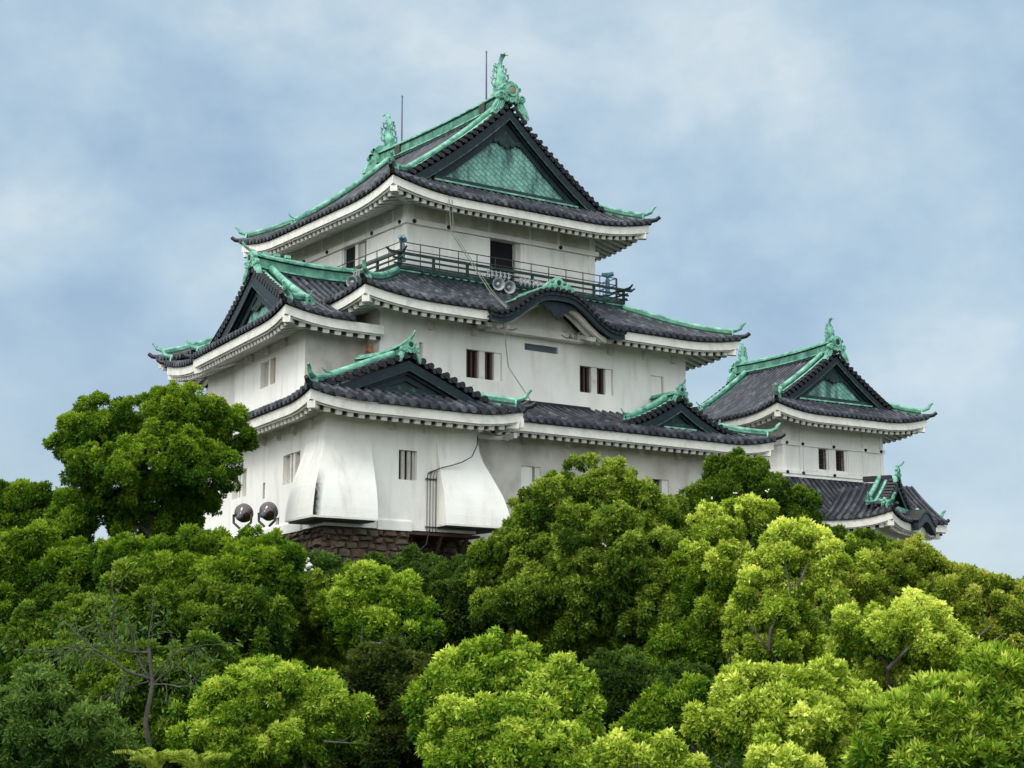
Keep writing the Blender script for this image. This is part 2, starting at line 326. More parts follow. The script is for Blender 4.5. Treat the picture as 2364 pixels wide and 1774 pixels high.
def hip_ridge(rf, sl, d1, far=False, h=.22, w=.20, two=False, d0=.30, tip=.8):
    """corner ridge along the hip, with a round end, and an upswept tip"""
    rf.new('ridge', 'ridge_dark', 'ridge_body')
    def P(d, dz): s = d if not far else sl.S-d; return sl.pt(s, d, dz)
    k = 8; D = [d0+(d1-d0)*i/k for i in range(k+1)]
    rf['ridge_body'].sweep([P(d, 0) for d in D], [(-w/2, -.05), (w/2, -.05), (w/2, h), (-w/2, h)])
    rf['ridge_dark'].sweep([P(d, h*.45) for d in D], [(-w/2-.012, -.035), (w/2+.012, -.035), (w/2+.012, .035), (-w/2-.012, .035)])
    rf['ridge'].tube([P(d, h+.05) for d in D], .10, 8)
    o = nrm((P(d0, 0)-P(d0+.5, 0))*V(1, 1, 0)); c = P(d0, h+.05)
    rf['ridge'].tube([c-o*.1, c+o*.18+EZ*.02, c+o*.40+EZ*.10, c+o*.60*tip+EZ*.25, c+o*.78*tip+EZ*.46*tip], [.10, .095, .085, .075, .05], 7)
    e = P(d0-.02, h*.4); sd_ = nrm(np.cross(o, EZ)); rf['ridge'].lathe(e-o*.02, o, [(0, .20), (.07, .20), (.07, .12), (.05, .12), (.05, 0)], 12)
    # eave corner tile
    t = P(0, .02); rf['tile'].tube([t-o*.35, t, t+o*.2+EZ*.03, t+o*.38+EZ*.16], [.12, .11, .10, .09], 8)

def oni(rf, c, o, sz=1., legs=True, crest=False, rot=0):
    """ornamental ridge-end: disc, scrolls and feet; c = disc centre, o = outward"""
    sd_ = nrm(np.cross(o, EZ)); rf.new('oni'); mb = rf['oni']
    def pl(pts, d0, th): mb.prism([c+sd_*x*sz+EZ*z*sz+o*d0 for x, z in pts], o*th)
    pl([(.42*math.cos(t), .42*math.sin(t)) for t in np.linspace(0, 2*math.pi, 17)[:-1]], -.12*sz, .26*sz)
    mb.lathe(c+o*.13*sz, o, [(0, .30*sz), (.08*sz, .28*sz), (.08*sz, .19*sz), (.02, .18*sz)], 16)
    (rf['gilt'] if crest else rf['ridge_dark']).lathe(c+o*.13*sz, o, [(.06*sz, .17*sz), (.08*sz, .1*sz), (.08*sz, .0)], 12)
    pl([(-.5, -.2), (.5, -.2), (.62, -.55), (.3, -.5), (0, -.42), (-.3, -.5), (-.62, -.55)], -.1*sz, .18*sz)
    for x, z, r in ((-.55, -.30, .19), (.55, -.30, .19), (-.28, -.42, .14), (.28, -.42, .14), (0, -.46, .11), (-.42, .1, .1), (.42, .1, .1)):
        mb.lathe(c+sd_*x*sz+EZ*z*sz, o, [(-.08*sz, r*sz), (.14*sz, r*sz), (.17*sz, r*.7*sz), (.13*sz, r*.5*sz), (.15*sz, 0)], 12)
    if legs:
        for g in (-1, 1):
            pl([(g*.30, -.45), (g*.62, -.42), (g*.86, -.80), (g*.98, -1.15), (g*.80, -1.22), (g*.62, -1.02), (g*.44, -.85)], -.16*sz, .26*sz)
            for j in range(3): mb.tube([c+sd_*g*(.45+.1*j)*sz+EZ*(-.55-.05*j)*sz+o*.12*sz, c+sd_*g*(.62+.12*j)*sz+EZ*(-.95-.05*j)*sz+o*.12*sz], .035*sz, 5)
def toribusuma(rf, p, o, sz=1.):
    rf['oni'].tube([p-o*.2*sz, p+o*.25*sz+EZ*.05*sz, p+o*.55*sz+EZ*.22*sz, p+o*.75*sz+EZ*.5*sz], [.1*sz, .1*sz, .095*sz, .085*sz], 8)

def shachihoko(parent, base, o, h=1.65):
    """fish ornament standing on its head: body, forked tail, curling fins"""
    mb = MB(); s = h/1.65; sd_ = nrm(np.cross(o, EZ)); P = lambda x, z, y=0: base+o*x*s+EZ*z*s+sd_*y*s
    body = [(-.18, -.12), (-.12, .12), (0, .34), (.06, .60), (.02, .86), (-.06, 1.08), (-.04, 1.26), (.06, 1.42), (.20, 1.56)]
    rad = [.20, .27, .27, .23, .185, .14, .105, .08, .05]
    mb.tube([P(*q) for q in body], [r*s for r in rad], 10)
    # head and jaw
    mb.tube([P(-.05, .1), P(.2, .02), P(.42, .0)], [.24*s, .19*s, .1*s], 8); mb.tube([P(.05, .2), P(.26, .2), P(.45, .26)], [.14*s, .11*s, .05*s], 7)
    mb.box(P(-.05, -.12), o*.42*s, sd_*.22*s, EZ*.09*s)
    # tail fluke
    for y in (-1, 0, 1):
        mb.tube([P(.02, 1.32), P(.10, 1.5, y*.05), P(.24, 1.64, y*.1), P(.40, 1.66-.08*abs(y), y*.16)], [.07*s, .06*s, .045*s, .015*s], 6)
    mb.prism([P(-.02, 1.3), P(.12, 1.45), P(.26, 1.60), P(.1, 1.60), P(-.06, 1.48)], sd_*.04*s)
    # paired curling fins, back and sides
    for z, x, k in ((.22, .0, 1.1), (.55, .04, 1.), (.88, 0, .8), (1.1, -.05, .55)):
        for g in (-1, 1):
            a = P(x, z, g*.14*k)
            mb.tube([a, a+sd_*g*.20*k*s+EZ*.0, a+sd_*g*.27*k*s+EZ*.13*k*s, a+sd_*g*.24*k*s+EZ*.28*k*s, a+sd_*g*.33*k*s+EZ*.33*k*s], [.05*s, .045*s, .04*s, .045*s, .012*s], 6)
            mb.tube([a+sd_*g*.24*k*s+EZ*.2*k*s, a+sd_*g*.14*k*s+EZ*.3*k*s], [.035*s, .012*s], 5)
        b = P(x+.2*k, z, 0); mb.prism([b-EZ*.1*s, b+o*.14*k*s+EZ*.06*s, b+EZ*.16*s], sd_*.04*s)
        b = P(x-.22*k, z, 0); mb.prism([b-EZ*.1*s, b-o*.14*k*s+EZ*.08*s, b+EZ*.16*s], sd_*.04*s)
    return mb.build('shachihoko', 'patina', parent, smooth=False)

def gable(rf, F, mid, zc, half, gv, pv, zbase, roll=.36, bw=.50, kud=True, ksz=1., kd=.9, kin=None, osz=1., crest=False, tori=True, ridge_h=.7, dark=False, apex_drop=.0, kx=None, verge=True, legs=True):
    """front of a gabled roof. F(a,b,z): a across, b inward. mid: centre a. zc(x): tile height at |x| from centre; barge at b=gv; panel at b=pv"""
    o = -nrm(F.b)
    n = 14; X = [half*i/n for i in range(n+1)]
    for g in (-1, 1):
        rf.new('barge', 'trim', 'ridge', 'ridge_dark', 'line', 'ridge_body')
        # barge board with an inner moulding
        def bb(b0, b1, t0, t1, xs=X, m='barge'):
            rows = []
            for x in xs:
                z = zc(x); rows.append([F(mid+g*x, b, z+t) for b, t in ((b0, t0), (b1, t0), (b1, t1), (b0, t1), (b0, t0))])
            rf[m].grid(rows); rf[m].face(rows[-1][:4])
        bb(gv, gv+.10, -.16, -.16-bw); bb(gv-.03, gv, -.16-bw, -.16-bw-.05, m='trim' if dark else 'line')
        bb(gv+.10, pv+.02, -.18, -.30)
        bb(gv+.12, gv+.20, -.16-bw+.02, -.16-bw-.16, [x for x in X if zc(x)-bw-.3 > zbase(x)-.1] or X[:3], 'barge')
        bb(gv+.19, gv+.215, -.16-bw-.10, -.16-bw-.15, [x for x in X if zc(x)-bw-.3 > zbase(x)-.1] or X[:3], 'barge' if dark else 'line')
        bb(gv+.22, gv+.27, -.16-bw-.10, -.16-bw-.10-bw*.85, [x for x in X if zc(x)-bw-.4 > zbase(x)-.1] or X[:3], 'barge')
        if verge:
            # verge tiles: short rolls lying across the edge, round ends outward
            xs = []; x = .22
            while x < half-.05: xs.append(x); x += roll*.80
            for x in xs:
                z = zc(x); c = F(mid+g*x, gv-.10, z+.09); q = F(mid+g*(x+.0), gv+.34, z+.10)
                rf['tile'].tube([c, q], roll*.29, 8); rf['tile'].uv[-1] = [(x*3, .15)]*len(rf['tile'].uv[-1])
                c2 = F(mid+g*(x+roll*.4), gv-.05, zc(x+roll*.4)-.02); rf['tile'].lathe(c2, o, [(-.1, .10), (.02, .10), (.02, 0)], 8)
            rf['tile'].sweep([F(mid+g*x, gv+.38, zc(x)+.02) for x in X], [(-.09, 0), (-.05, .14), (.05, .14), (.09, 0)])
            rf['tile'].sweep([F(mid+g*x, gv+.56, zc(x)+.02) for x in X], [(-.07, 0), (-.04, .11), (.04, .11), (.07, 0)])
        if kud:
            ke = kx or half-.5
            xs = [.25*ksz+(ke-.25*ksz)*i/12 for i in range(13)]
            K = gv+kd
            # two round green courses with a dark channel between them
            rf['ridge'].tube([F(mid+g*x, K-.24*ksz, zc(x)+.09*ksz) for x in xs], .12*ksz, 10)
            rf['ridge_dark'].sweep([F(mid+g*x, K-.02*ksz, zc(x)+.0) for x in xs], [(-.17*ksz, 0), (-.17*ksz, .13*ksz), (.17*ksz, .13*ksz), (.17*ksz, 0)])
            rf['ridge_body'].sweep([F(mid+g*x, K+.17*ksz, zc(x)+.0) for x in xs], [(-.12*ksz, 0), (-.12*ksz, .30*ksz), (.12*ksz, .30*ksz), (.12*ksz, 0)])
            rf['ridge_dark'].sweep([F(mid+g*x, K+.17*ksz, zc(x)+.17*ksz) for x in xs], [(-.135*ksz, -.02), (-.135*ksz, .03), (.135*ksz, .03), (.135*ksz, -.02)])
            rf['ridge'].tube([F(mid+g*x, K+.17*ksz, zc(x)+.34*ksz) for x in xs], .13*ksz, 10)
            e = F(mid+g*(ke+.02), K+.05, zc(ke)+.28*ksz); od = g*nrm(F.a)
            oni(rf, e, od, .34*ksz, legs=False)
            toribusuma(rf, e+EZ*.16*ksz, od, .42*ksz)
    # panel
    rf.new('trim', 'ridge')
    xs = [half*.97*i/10 for i in range(-10, 11)]
    rows, uv = [], []
    for x in xs:
        zt = max(zc(abs(x))-.30, zbase(abs(x))+.0); zb = min(zbase(abs(x))-.15, zt)
        rows.append([F(mid+x, pv, zb), F(mid+x, pv, zt)]); uv.append([(x, zb), (x, zt)])
    rf['barge' if dark else 'panel'].grid(rows, uv)
    # sill beam
    hb = max([x for x in X if zc(x)-bw*1.5-.2 > zbase(x)] or [half*.5])
    rf['trim'].span(F(mid-hb, pv-.10, zbase(0)+.10), F(mid+hb, pv-.10, zbase(0)+.10), .12, .24)
    rf['trim' if dark else 'ridge'].span(F(mid-hb, pv-.22, zbase(0)+.0), F(mid+hb, pv-.22, zbase(0)+.0), .10, .07)
    rf.new('trim')
    # carved pendant under the apex
    za = zc(0)-.16-bw; s = osz
    pts = [(0, .25), (.75, -.30), (.95, -.62), (.72, -.56), (.62, -.72), (.42, -.58), (.30, -.84), (.14, -.80), (0, -1.02), (-.14, -.80), (-.30, -.84), (-.42, -.58), (-.62, -.72), (-.72, -.56), (-.95, -.62), (-.75, -.30)]
    zd = za-.10-bw*.75; hw_ = 1.0*s                         # scalloped board that closes the apex
    wave = [(hw_*(1-2*i/20.), -hw_*.62-.10*s*abs(math.sin(i*math.pi/4))-(.16*s if 7 < i < 13 else 0)) for i in range(21)]
    rf['trim'].prism([F(mid+x, pv-.09, zd+z) for x, z in [(-hw_*1.25, -hw_*.55), (0, .5*s), (hw_*1.25, -hw_*.55)]+wave], F.b*.05)
    for x, z in ((-.62, -.62), (-.3, -.70), (0, -.80), (.3, -.70), (.62, -.62)): rf['trim'].lathe(F(mid+x*s, pv-.10, zd+z*s), o, [(0, .13*s), (.04, .11*s), (.05, 0)], 10)
    # ridge end
    oni(rf, F(mid, gv-.02, zc(0)+.55*osz+.12), o, osz, legs=legs, crest=crest)
    if tori: toribusuma(rf, F(mid, gv-.02, zc(0)+.98*osz+.12), o, osz*.85)
def main_ridge(rf, F, mid, b0, b1, z, h=.66, w=.34, bow=.12):
    rf.new('ridge', 'ridge_dark', 'ridge_body')
    k = 12; B = [b0+(b1-b0)*i/k for i in range(k+1)]
    zz = lambda b: z+bow*(2*(b-(b0+b1)/2)/(b1-b0))**2
    P = [F(mid, b, zz(b)) for b in B]
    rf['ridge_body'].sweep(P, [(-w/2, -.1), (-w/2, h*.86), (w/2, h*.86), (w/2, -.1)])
    for t, e in ((.08, .06), (.80, .05), (h*.86/h*.92, .09)):
        rf['ridge'].sweep([p+EZ*h*t for p in P], [(-w/2-e, -.03), (-w/2-e, .03), (w/2+e, .03), (w/2+e, -.03)])
    rf['ridge_dark'].sweep([p+EZ*h*.70 for p in P], [(-w/2-.012, -.03), (-w/2-.012, .03), (w/2+.012, .03), (w/2+.012, -.03)])
    rf['ridge_dark'].sweep([p+EZ*h*.0 for p in P], [(-w/2-.03, -.1), (-w/2-.03, .05), (w/2+.03, .05), (w/2+.03, -.1)])
    rf['ridge'].tube([p+EZ*(h*.9+.03) for p in P], .10, 8)

def irimoya(parent, F, Wd, Ln, z0, prof, ov, gv, pv, both=True, A=.42, Lc=3., pitch=.36, sp=.40, ridge_h=.66, hipn=2.6, kx=None, osz=1., crest=False, ksz=1., faces='flrb', kd=.9, bw=.5, ridge_w=.34, fascia='flrb', skip=None, tori=True, dark=False, hips='nf', stop=None, legs=True, kud=True, lcut=None, fe1=True):
    """hip-and-gable roof. F.a across the front, F.b inward; origin at the near front eave corner"""
    rf = Roof(); H = Wd/2
    fF = Slope(Fr(F(0, 0), F.a, F.b), Wd, z0, prof, A, Lc, True, fe1)
    fL = Slope(Fr(F(0, 0), F.b, F.a), Ln, z0, prof, A, Lc, True, both)
    fR = Slope(Fr(F(Wd, 0), F.b, -F.a), Ln, z0, prof, A, Lc, True, both)
    fB = Slope(Fr(F(0, Ln), F.a, -F.b), Wd, z0, prof, A, Lc)
    end = Ln if both else 1e9
    def side(s): return s if s < gv else ((Ln-s) if s > end-gv else H)
    if 'f' in faces: lay_tiles(rf['tile'], fF, lambda s: min(s, Wd-s, pv+.05), pitch); 
    if 'l' in faces: lay_tiles(rf['tile'], fL, side if lcut is None else (lambda s: min(side(s), lcut(s))), pitch)
    if 'r' in faces: lay_tiles(rf['tile'], fR, side, pitch)
    if 'b' in faces and both: lay_tiles(rf['tile'], fB, lambda s: min(s, Wd-s, pv+.05), pitch)
    for k, f in (('f', fF), ('l', fL), ('r', fR), ('b', fB)):
        if k in fascia and (k != 'b' or both): lay_eave(rf, f, ov, sp, m1=(both or k in 'fb'))
    zc = lambda x: z0+prof(max(H-x, 0))
    zb = lambda x: z0+prof(pv)
    gable(rf, F, H, zc, H-gv-.05, gv, pv, zb, pitch, bw, osz=osz, crest=crest, ksz=ksz, kx=kx or H-hipn, kd=kd, tori=tori, dark=dark, legs=legs, kud=kud)
    if both:
        FB = Fr(F(0, Ln), F.a, -F.b); gable(rf, FB, H, zc, H-gv-.05, gv, pv, zb, pitch, bw, osz=osz, crest=crest, ksz=ksz, kx=kx or H-hipn, kd=kd, tori=tori, dark=dark)
    main_ridge(rf, F, H, gv+.05, (Ln-gv-.05) if both else (stop or Ln), z0+prof(H)+.02, ridge_h, ridge_w)
    if 'n' in hips: hip_ridge(rf, fF, hipn); hip_rafter(rf, fF, ov)
    if 'f' in hips: hip_ridge(rf, fF, hipn, True); hip_rafter(rf, fF, ov, True)
    if both: hip_ridge(rf, fB, hipn); hip_ridge(rf, fB, hipn, True); hip_rafter(rf, fB, ov); hip_rafter(rf, fB, ov, True)
    return rf, fF, fL, fR

def wall_face(mb, P0, e, nin, W, z0, z1, holes=(), dep=.30):
    """rectangular wall with real openings; P0 = corner on plan, e along, nin inward"""
    xs = sorted({0, W, *[h[0] for h in holes], *[h[1] for h in holes]}); zs = sorted({z0, z1, *[h[2] for h in holes], *[h[3] for h in holes]})
    for i in range(len(xs)-1):
        for j in range(len(zs)-1):
            cx_, cz_ = (xs[i]+xs[i+1])/2, (zs[j]+zs[j+1])/2
            if any(h[0] < cx_ < h[1] and h[2] < cz_ < h[3] for h in holes): continue
            mb.face([P0+e*xs[i]+EZ*zs[j], P0+e*xs[i+1]+EZ*zs[j], P0+e*xs[i+1]+EZ*zs[j+1], P0+e*xs[i]+EZ*zs[j+1]])
    for a, b, c, d in holes:
        q = [P0+e*a+EZ*c, P0+e*b+EZ*c, P0+e*b+EZ*d, P0+e*a+EZ*d]; r = [p+nin*dep for p in q]
        for i in range(4): mb.face([q[i], q[(i+1) % 4], r[(i+1) % 4], r[i]])
def window(parent, P0, e, nin, hole, parts, dep=.30, name='window'):
    """what fills an opening: parts = (x0,x1,kind); kinds: bars, pane, post, shutter, ochre, grey"""
    a, b, c, d = hole
    back = MB(); back.face([P0+e*a+EZ*c+nin*(dep+.0), P0+e*b+EZ*c+nin*(dep+.0), P0+e*b+EZ*d+nin*(dep+.0), P0+e*a+EZ*d+nin*(dep+.0)])
    root = back.build(name, 'void', parent)
    def bx(mb, x0, x1, z0, z1, n0, n1): mb.box(P0+e*(x0+x1)/2+EZ*(z0+z1)/2+nin*(n0+n1)/2, e*(x1-x0)/2, EZ*(z1-z0)/2, nin*(n1-n0)/2)
    acc = {}
    for x0, x1, k in parts:
        if k == 'post': bx(acc.setdefault('window_post', (MB(), 'eave'))[0], x0, x1, c, d, .06, dep-.01)
        elif k == 'white': bx(acc.setdefault('window_board', (MB(), 'plaster'))[0], x0, x1, c, d, .08, dep-.01)
        elif k == 'shutter': bx(acc.setdefault('shutter', (MB(), 'shutter'))[0], x0, x1, c+.01, d-.01, .20, .25)
        elif k == 'ochre': bx(acc.setdefault('shutter', (MB(), 'ochre'))[0], x0, x1, c+.01, d-.01, .20, .25)
        elif k == 'grey': bx(acc.setdefault('vent_screen', (MB(), 'grey'))[0], x0, x1, c, d, .10, .14)
        elif k == 'slat':
            mb = acc.setdefault('window_bar', (MB(), 'shutter'))[0]; bx(mb, x0, x1, c, d, .10, .18)
        elif k == 'bars':
            mb = acc.setdefault('window_bar', (MB(), 'wood'))[0]; n = max(1, int(round((x1-x0)/.22)))
            for i in range(n): xc = x0+(i+.5)*(x1-x0)/n; bx(mb, xc-.045, xc+.045, c, d, .15, .24)
        elif k == 'lattice':
            mb = acc.setdefault('window_bar', (MB(), 'wood'))[0]
            for i in range(3): xc = x0+(i+.5)*(x1-x0)/3; bx(mb, xc-.02, xc+.02, c, d, .12, .16)
            for i in range(6): zc_ = c+(i+.5)*(d-c)/6; bx(mb, x0, x1, zc_-.015, zc_+.015, .12, .16)
    for k, (mb, m) in acc.items(): mb.build(k, m, root)
    return root

# ================================================================== MAIN KEEP
keep = tag(empty('castle_keep'), 'large white three-tiered castle keep with dark tiled roofs and green copper ridges', 'castle keep')
W3, L3 = 10.02, 10.25
def curve(a, b, p=1.6): return lambda d: a*d+b*(d/7.)**p*7.

# ---- top storey walls
wm = MB()
fr_holes = [(4.24, 5.92, 17.0, 19.25)]
wall_face(wm, L(0, 0), EX, EY, W3, 15.6, 20.5, fr_holes, .3)
lf_holes = [(3.30, 5.36, 17.0, 19.25)]
wall_face(wm, L(0, 0), EY, EX, L3, 15.6, 20.5, lf_holes, .12)
wall_face(wm, L(W3, 0), EY, -EX, L3, 15.6, 20.5); wall_face(wm, L(0, L3), EX, -EY, W3, 15.6, 20.5)
wall = wm.build('wall', 'plaster', keep)
wm = MB(); wm.box(L(W3/2, -.012, 19.97), EX*(W3/2+.01), EY*.012, EZ*.52); wm.box(L(-.012, L3/2, 19.97), EY*L3/2, EX*.012, EZ*.52); wm.build('weathered_shaded_frieze', 'plaster_old_shade', keep)  # thin weathered sheet with the eave shade put into its tone
# horizontal tie beams, posts and raised plaster panels
bm = MB()
for z in (19.36,):
    bm.box(L(W3/2, -.09, z), EX*(W3/2+.18), EY*.09, EZ*.105); bm.box(L(-.09, L3/2, z), EY*(L3/2), EX*.09, EZ*.103)
    bm.box(L(W3+.07, L3/2, z), EY*(L3/2), EX*.07, EZ*.103)
for u in (-.03, 9.72): bm.box(L(u+.17, -.03, 17.7), EX*.17, EY*.03, EZ*1.55); bm.box(L(u+.17, -.03, 20.0), EX*.17, EY*.03, EZ*.52)
bm.box(L(-.03, .12, 17.7), EY*.15, EX*.03, EZ*1.55); bm.box(L(-.03, .12, 20.0), EY*.15, EX*.03, EZ*.52)
for u in (2.0, 4.2, 6.4, 8.0): bm.box(L(u, -.02, 19.9), EX*.07, EY*.02, EZ*.44)
for v in (1.1, 3.2, 5.4, 7.4, 9.2): bm.box(L(-.02, v, 19.9), EY*.07, EX*.02, EZ*.44)
for u, wd in ((3.2, 1.03), (6.98, .95)): bm.box(L(u, -.035, 18.1), EX*wd, EY*.035, EZ*1.13)
for v, wd in ((2.12, 1.14), (6.5, 1.05)): bm.box(L(-.035, v, 18.1), EY*wd, EX*.035, EZ*1.13)
bm.box(L(8.8, -.02, 18.1), EX*.7, EY*.02, EZ*1.13)
bm.build('wall_panel', 'plaster', keep)
for (u, v, n) in [(u, -.18, 0) for u in (.25, 2.0, 8.0)] + [(-.18, v, 1) for v in (.28, 2.6, 6.6, 8.8)]:
    k = MB(); k.lathe(L(u, v, 19.36), -(EY if n == 0 else EX), [(0, .10), (.05, .09), (.08, .05), (.09, 0)], 8); k.build('nail_cover', 'barge', keep)
# doorways
dr = MB(); dr.face([L(4.24, .29, 17.), L(5.92, .29, 17), L(5.92, .29, 19.25), L(4.24, .29, 19.25)]); dw = dr.build('doorway', 'void', keep)
k = MB(); k.box(L(5.79, .16, 18.1), EX*.12, EY*.12, EZ*1.13); k.build('door_frame', 'plaster_old_shade', dw)
k = MB()
for z, a, b in ((18.15, 4.45, 5.6), (17.75, 4.45, 5.6)): k.span(L(a, .2, z), L(b, .2, z), .05, .05)
for u in (4.5, 4.9, 5.35, 5.6): k.span(L(u, .2, 17.2), L(u, .2, 18.15), .05, .05, EX)
k.box(L(5.3, .22, 17.9), EX*.25, EY*.03, EZ*.2); k.build('display_table', 'wood', dw)
dr = MB(); dr.face([L(.119, 3.3, 17.), L(.119, 5.36, 17), L(.119, 5.36, 19.25), L(.119, 3.3, 19.25)]); dw = dr.build('doorway', 'void', keep)
k = MB(); k.box(L(.05, 4.22, 18.1), EX*.06, EY*.12, EZ*1.13); k.build('door_frame', 'plaster', dw)
k = MB(); k.box(L(.09, 3.83, 18.1), EX*.02, EY*.22, EZ*1.12); k.build('door_leaf', 'plaster_old_shade', dw)

# ---- top roof
e3 = 1.9
F3 = Fr(L(-e3, -e3), EX, EY)
p3 = lambda d: .52*d+.030*d*d     # 4.8 rise over 6.9
rf, *_ = irimoya(keep, F3, W3+2*e3, L3+2*e3, 20.32, p3, e3-.02, 1.45, 1.78, A=.50, Lc=3.6, ridge_h=.68, hipn=2.7, osz=1.02, crest=True, ksz=.9, kx=5.25, tori=False, bw=.42, pitch=.36, sp=.38)
roof3 = rf.finish(keep)
zr = 20.32+p3(6.91)+.68
shachihoko(roof3, L(W3/2, .30, zr+.20), -EY, 1.7); shachihoko(roof3, L(W3/2, L3-.30, zr+.20), EY, 1.7)

# ---- balcony
def ring(o, z, seg=1):  # rectangle round the top storey, outset o
    return [L(-o, -o, z), L(W3+o, -o, z), L(W3+o, L3+o, z), L(-o, L3+o, z)]
def ring_bars(mb, o, z, w_, h_, ext=0.):
    q = ring(o, z)
    for i in range(4):
        a, b = q[i], q[(i+1) % 4]; d = nrm(b-a); mb.span(a-d*(ext+w_/2-.004*i), b+d*(ext+w_/2-.004*i), w_, h_-.004*(i % 2))
dk = MB(); ring_bars(dk, .55, 17.04, .86, .10); ring_bars(dk, .96, 17.06, .10, .16); deck = dk.build('balcony', 'patina_dark', keep)
dk = MB(); ring_bars(dk, .86, 16.74, .14, .5); dk.build('balcony_skirt', 'patina_dark', deck)
dk = MB(); ring_bars(dk, .90, 16.93, .12, .06); ring_bars(dk, .93, 16.60, .10, .08); dk.build('balcony_trim', 'patina', deck)
for i in range(2):
    n = 26
    bk = MB()
    for j in range(n):
        t = (j+.5)/n*(W3 if i == 0 else L3)
        c = L(t, -1.02, 16.93) if i == 0 else L(-1.02, t, 16.93); bk.box(c, EX*.05, EY*.05, EZ*.05)
    bk.build('joist_row', 'patina_dark', deck)
kr = MB(); ring_bars(kr, .98, 17.65, .11, .10, .38); ring_bars(kr, .96, 17.42, .07, .07, .25); ring_bars(kr, .96, 17.20, .07, .06, .2)
for i, (a, b) in enumerate(((0, 1), (1, 2), (2, 3), (3, 0))):
    q = ring(.96, 0); A_, B_ = q[a], q[b]
    for j in range(7): p = A_+(B_-A_)*j/7; kr.span(p+EZ*17.08, p+EZ*17.62, .10, .10, EX)
for sx_, u in ((-1, 0), (1, W3)):
    for o_, d in ((L(u+sx_*.98, -.98, 17.65), -EY), (L(u+sx_*.98, -.98, 17.65), sx_*EX)):
        kr.tube([o_+d*.30, o_+d*.48+EZ*.05, o_+d*.62+EZ*.14], [.055, .05, .04], 7)
kr.build('wooden_railing', 'patina_dark', deck)
sr = MB()
for z in (18.20, 17.88): ring_bars(sr, .73, z, .035, .035)
q = ring(.73, 0)
for i in range(4):
    A_, B_ = q[i], q[(i+1) % 4]; n = 12
    for j in range(n): p = A_+(B_-A_)*j/n; sr.tube([p+EZ*17.08, p+EZ*18.2], .022 if j else .05, 5)
sr.build('safety_railing', 'rail', deck)

# ---- second storey
a2, b2 = 2.95, 2.85
wm = MB()
h2 = [(4.11, 5.90, 12.33, 13.51), (9.94, 11.78, 12.30, 13.45), (13.87, 14.62, 12.30, 13.43), (7.04, 8.78, 13.80, 14.09), (1.83, 2.02, 12.6, 13.52)]
X2 = L(-a2, -b2)
wall_face(wm, X2, EX, EY, W3+2*a2, 9.8, 15.05, h2)
wall_face(wm, X2, EY, EX, L3+2*b2, 9.8, 15.05); wall_face(wm, L(W3+a2, -b2), EY, -EX, L3+2*b2, 9.8, 15.05)
wall_face(wm, L(-a2, L3+b2), EX, -EY, W3+2*a2, 9.8, 15.05)
wm.build('wall', 'plaster', keep)
def uu(l): return [(a+a2, b+a2, k) for a, b, k in l]
window(keep, X2, EX, EY, h2[0], uu([(1.17, 1.84, 'bars'), (1.84, 2.12, 'post'), (2.12, 2.60, 'bars'), (2.60, 2.92, 'white')]))
window(keep, X2, EX, EY, h2[1], uu([(7.0, 7.67, 'bars'), (7.67, 7.97, 'post'), (7.97, 8.46, 'bars'), (8.46, 8.78, 'white')]))
window(keep, X2, EX, EY, h2[2], uu([(10.92, 11.60, 'white')])); window(keep, X2, EX, EY, h2[3], uu([(4.09, 5.83, 'grey')]), name='vent')
window(keep, X2, EX, EY, h2[4], uu([(-1.12, -.93, 'shutter')]))
# small eave brackets under the soffits
def bracket(p, o, s): k = MB(); k.box(p+o*.10, o*.12, s*.10, EZ*.15); k.build('eave_bracket', 'plaster_old_shade', keep)
for u in (-.6, 1.5, 8.6, 10.6, 12.2): bracket(L(u, -b2, 14.22), -EY, EX)

# second storey roof, a broad skirt around the balcony
e2 = 1.78; W2 = W3+2*a2+2*e2; L2 = L3+2*b2+2*e2; top2 = 3.80
F2 = Fr(L(-a2-e2, -b2-e2), EX, EY); p2 = lambda d: .40*d+.018*d*d
rf = Roof(); Z2 = 14.92
f2 = Slope(F2, W2, Z2, p2, .36, 3.4); l2 = Slope(Fr(F2.p, EY, EX), L2, Z2, p2, .36, 3.4)
r2 = Slope(Fr(F2(W2, 0), EY, -EX), L2, Z2, p2, .36, 3.4); bk2 = Slope(Fr(F2(0, L2), EX, -EY), W2, Z2, p2, .36, 3.4)
# undulating gable (karahafu) over the middle of the front eave
KC, KH = 4.46, 3.42
def kz(x):       # underside height of its board
    t = min(abs(x-KC)/KH, 1.0)
    pts = [(0, 15.56), (.12, 15.56), (.25, 15.47), (.38, 15.22), (.52, 14.86), (.66, 14.52), (.80, 14.31), (.9, 14.26), (1.0, 14.32)]
    for (a, za), (b, zb) in zip(pts, pts[1:]):
        if t <= b: s = (t-a)/(b-a); return za+(zb-za)*s
    return 14.32
_kx = np.linspace(0, 1, 60); _kv = np.array([kz(KC+KH*t) for t in _kx])
for _ in range(12): _kv[1:-1] = (_kv[:-2]+_kv[1:-1]*2+_kv[2:])/4
def kzs(x): return float(np.interp(min(abs(x-KC)/KH, 1), _kx, _kv))
KT = .46         # board plus tiles above its underside
def kcut(s):     # where the main slope rises through the karahafu
    u = s-a2-e2
    if abs(u-KC) > KH-.25: return 0.
    zt = kzs(u)+KT; d = 0.
    while f2.z(s, d) < zt-.02 and d < 3.6: d += .05
    return d
side2 = lambda s: min(s, W2-s, top2)
lay_tiles(rf['tile'], f2, side2, .38, dmin=kcut)
lay_tiles(rf['tile'], l2, lambda s: min(s, L2-s, top2), .38); lay_tiles(rf['tile'], r2, lambda s: min(s, L2-s, top2), .38); lay_tiles(rf['tile'], bk2, side2, .38)
kl, kr_ = KC-KH+a2+e2, KC+KH+a2+e2
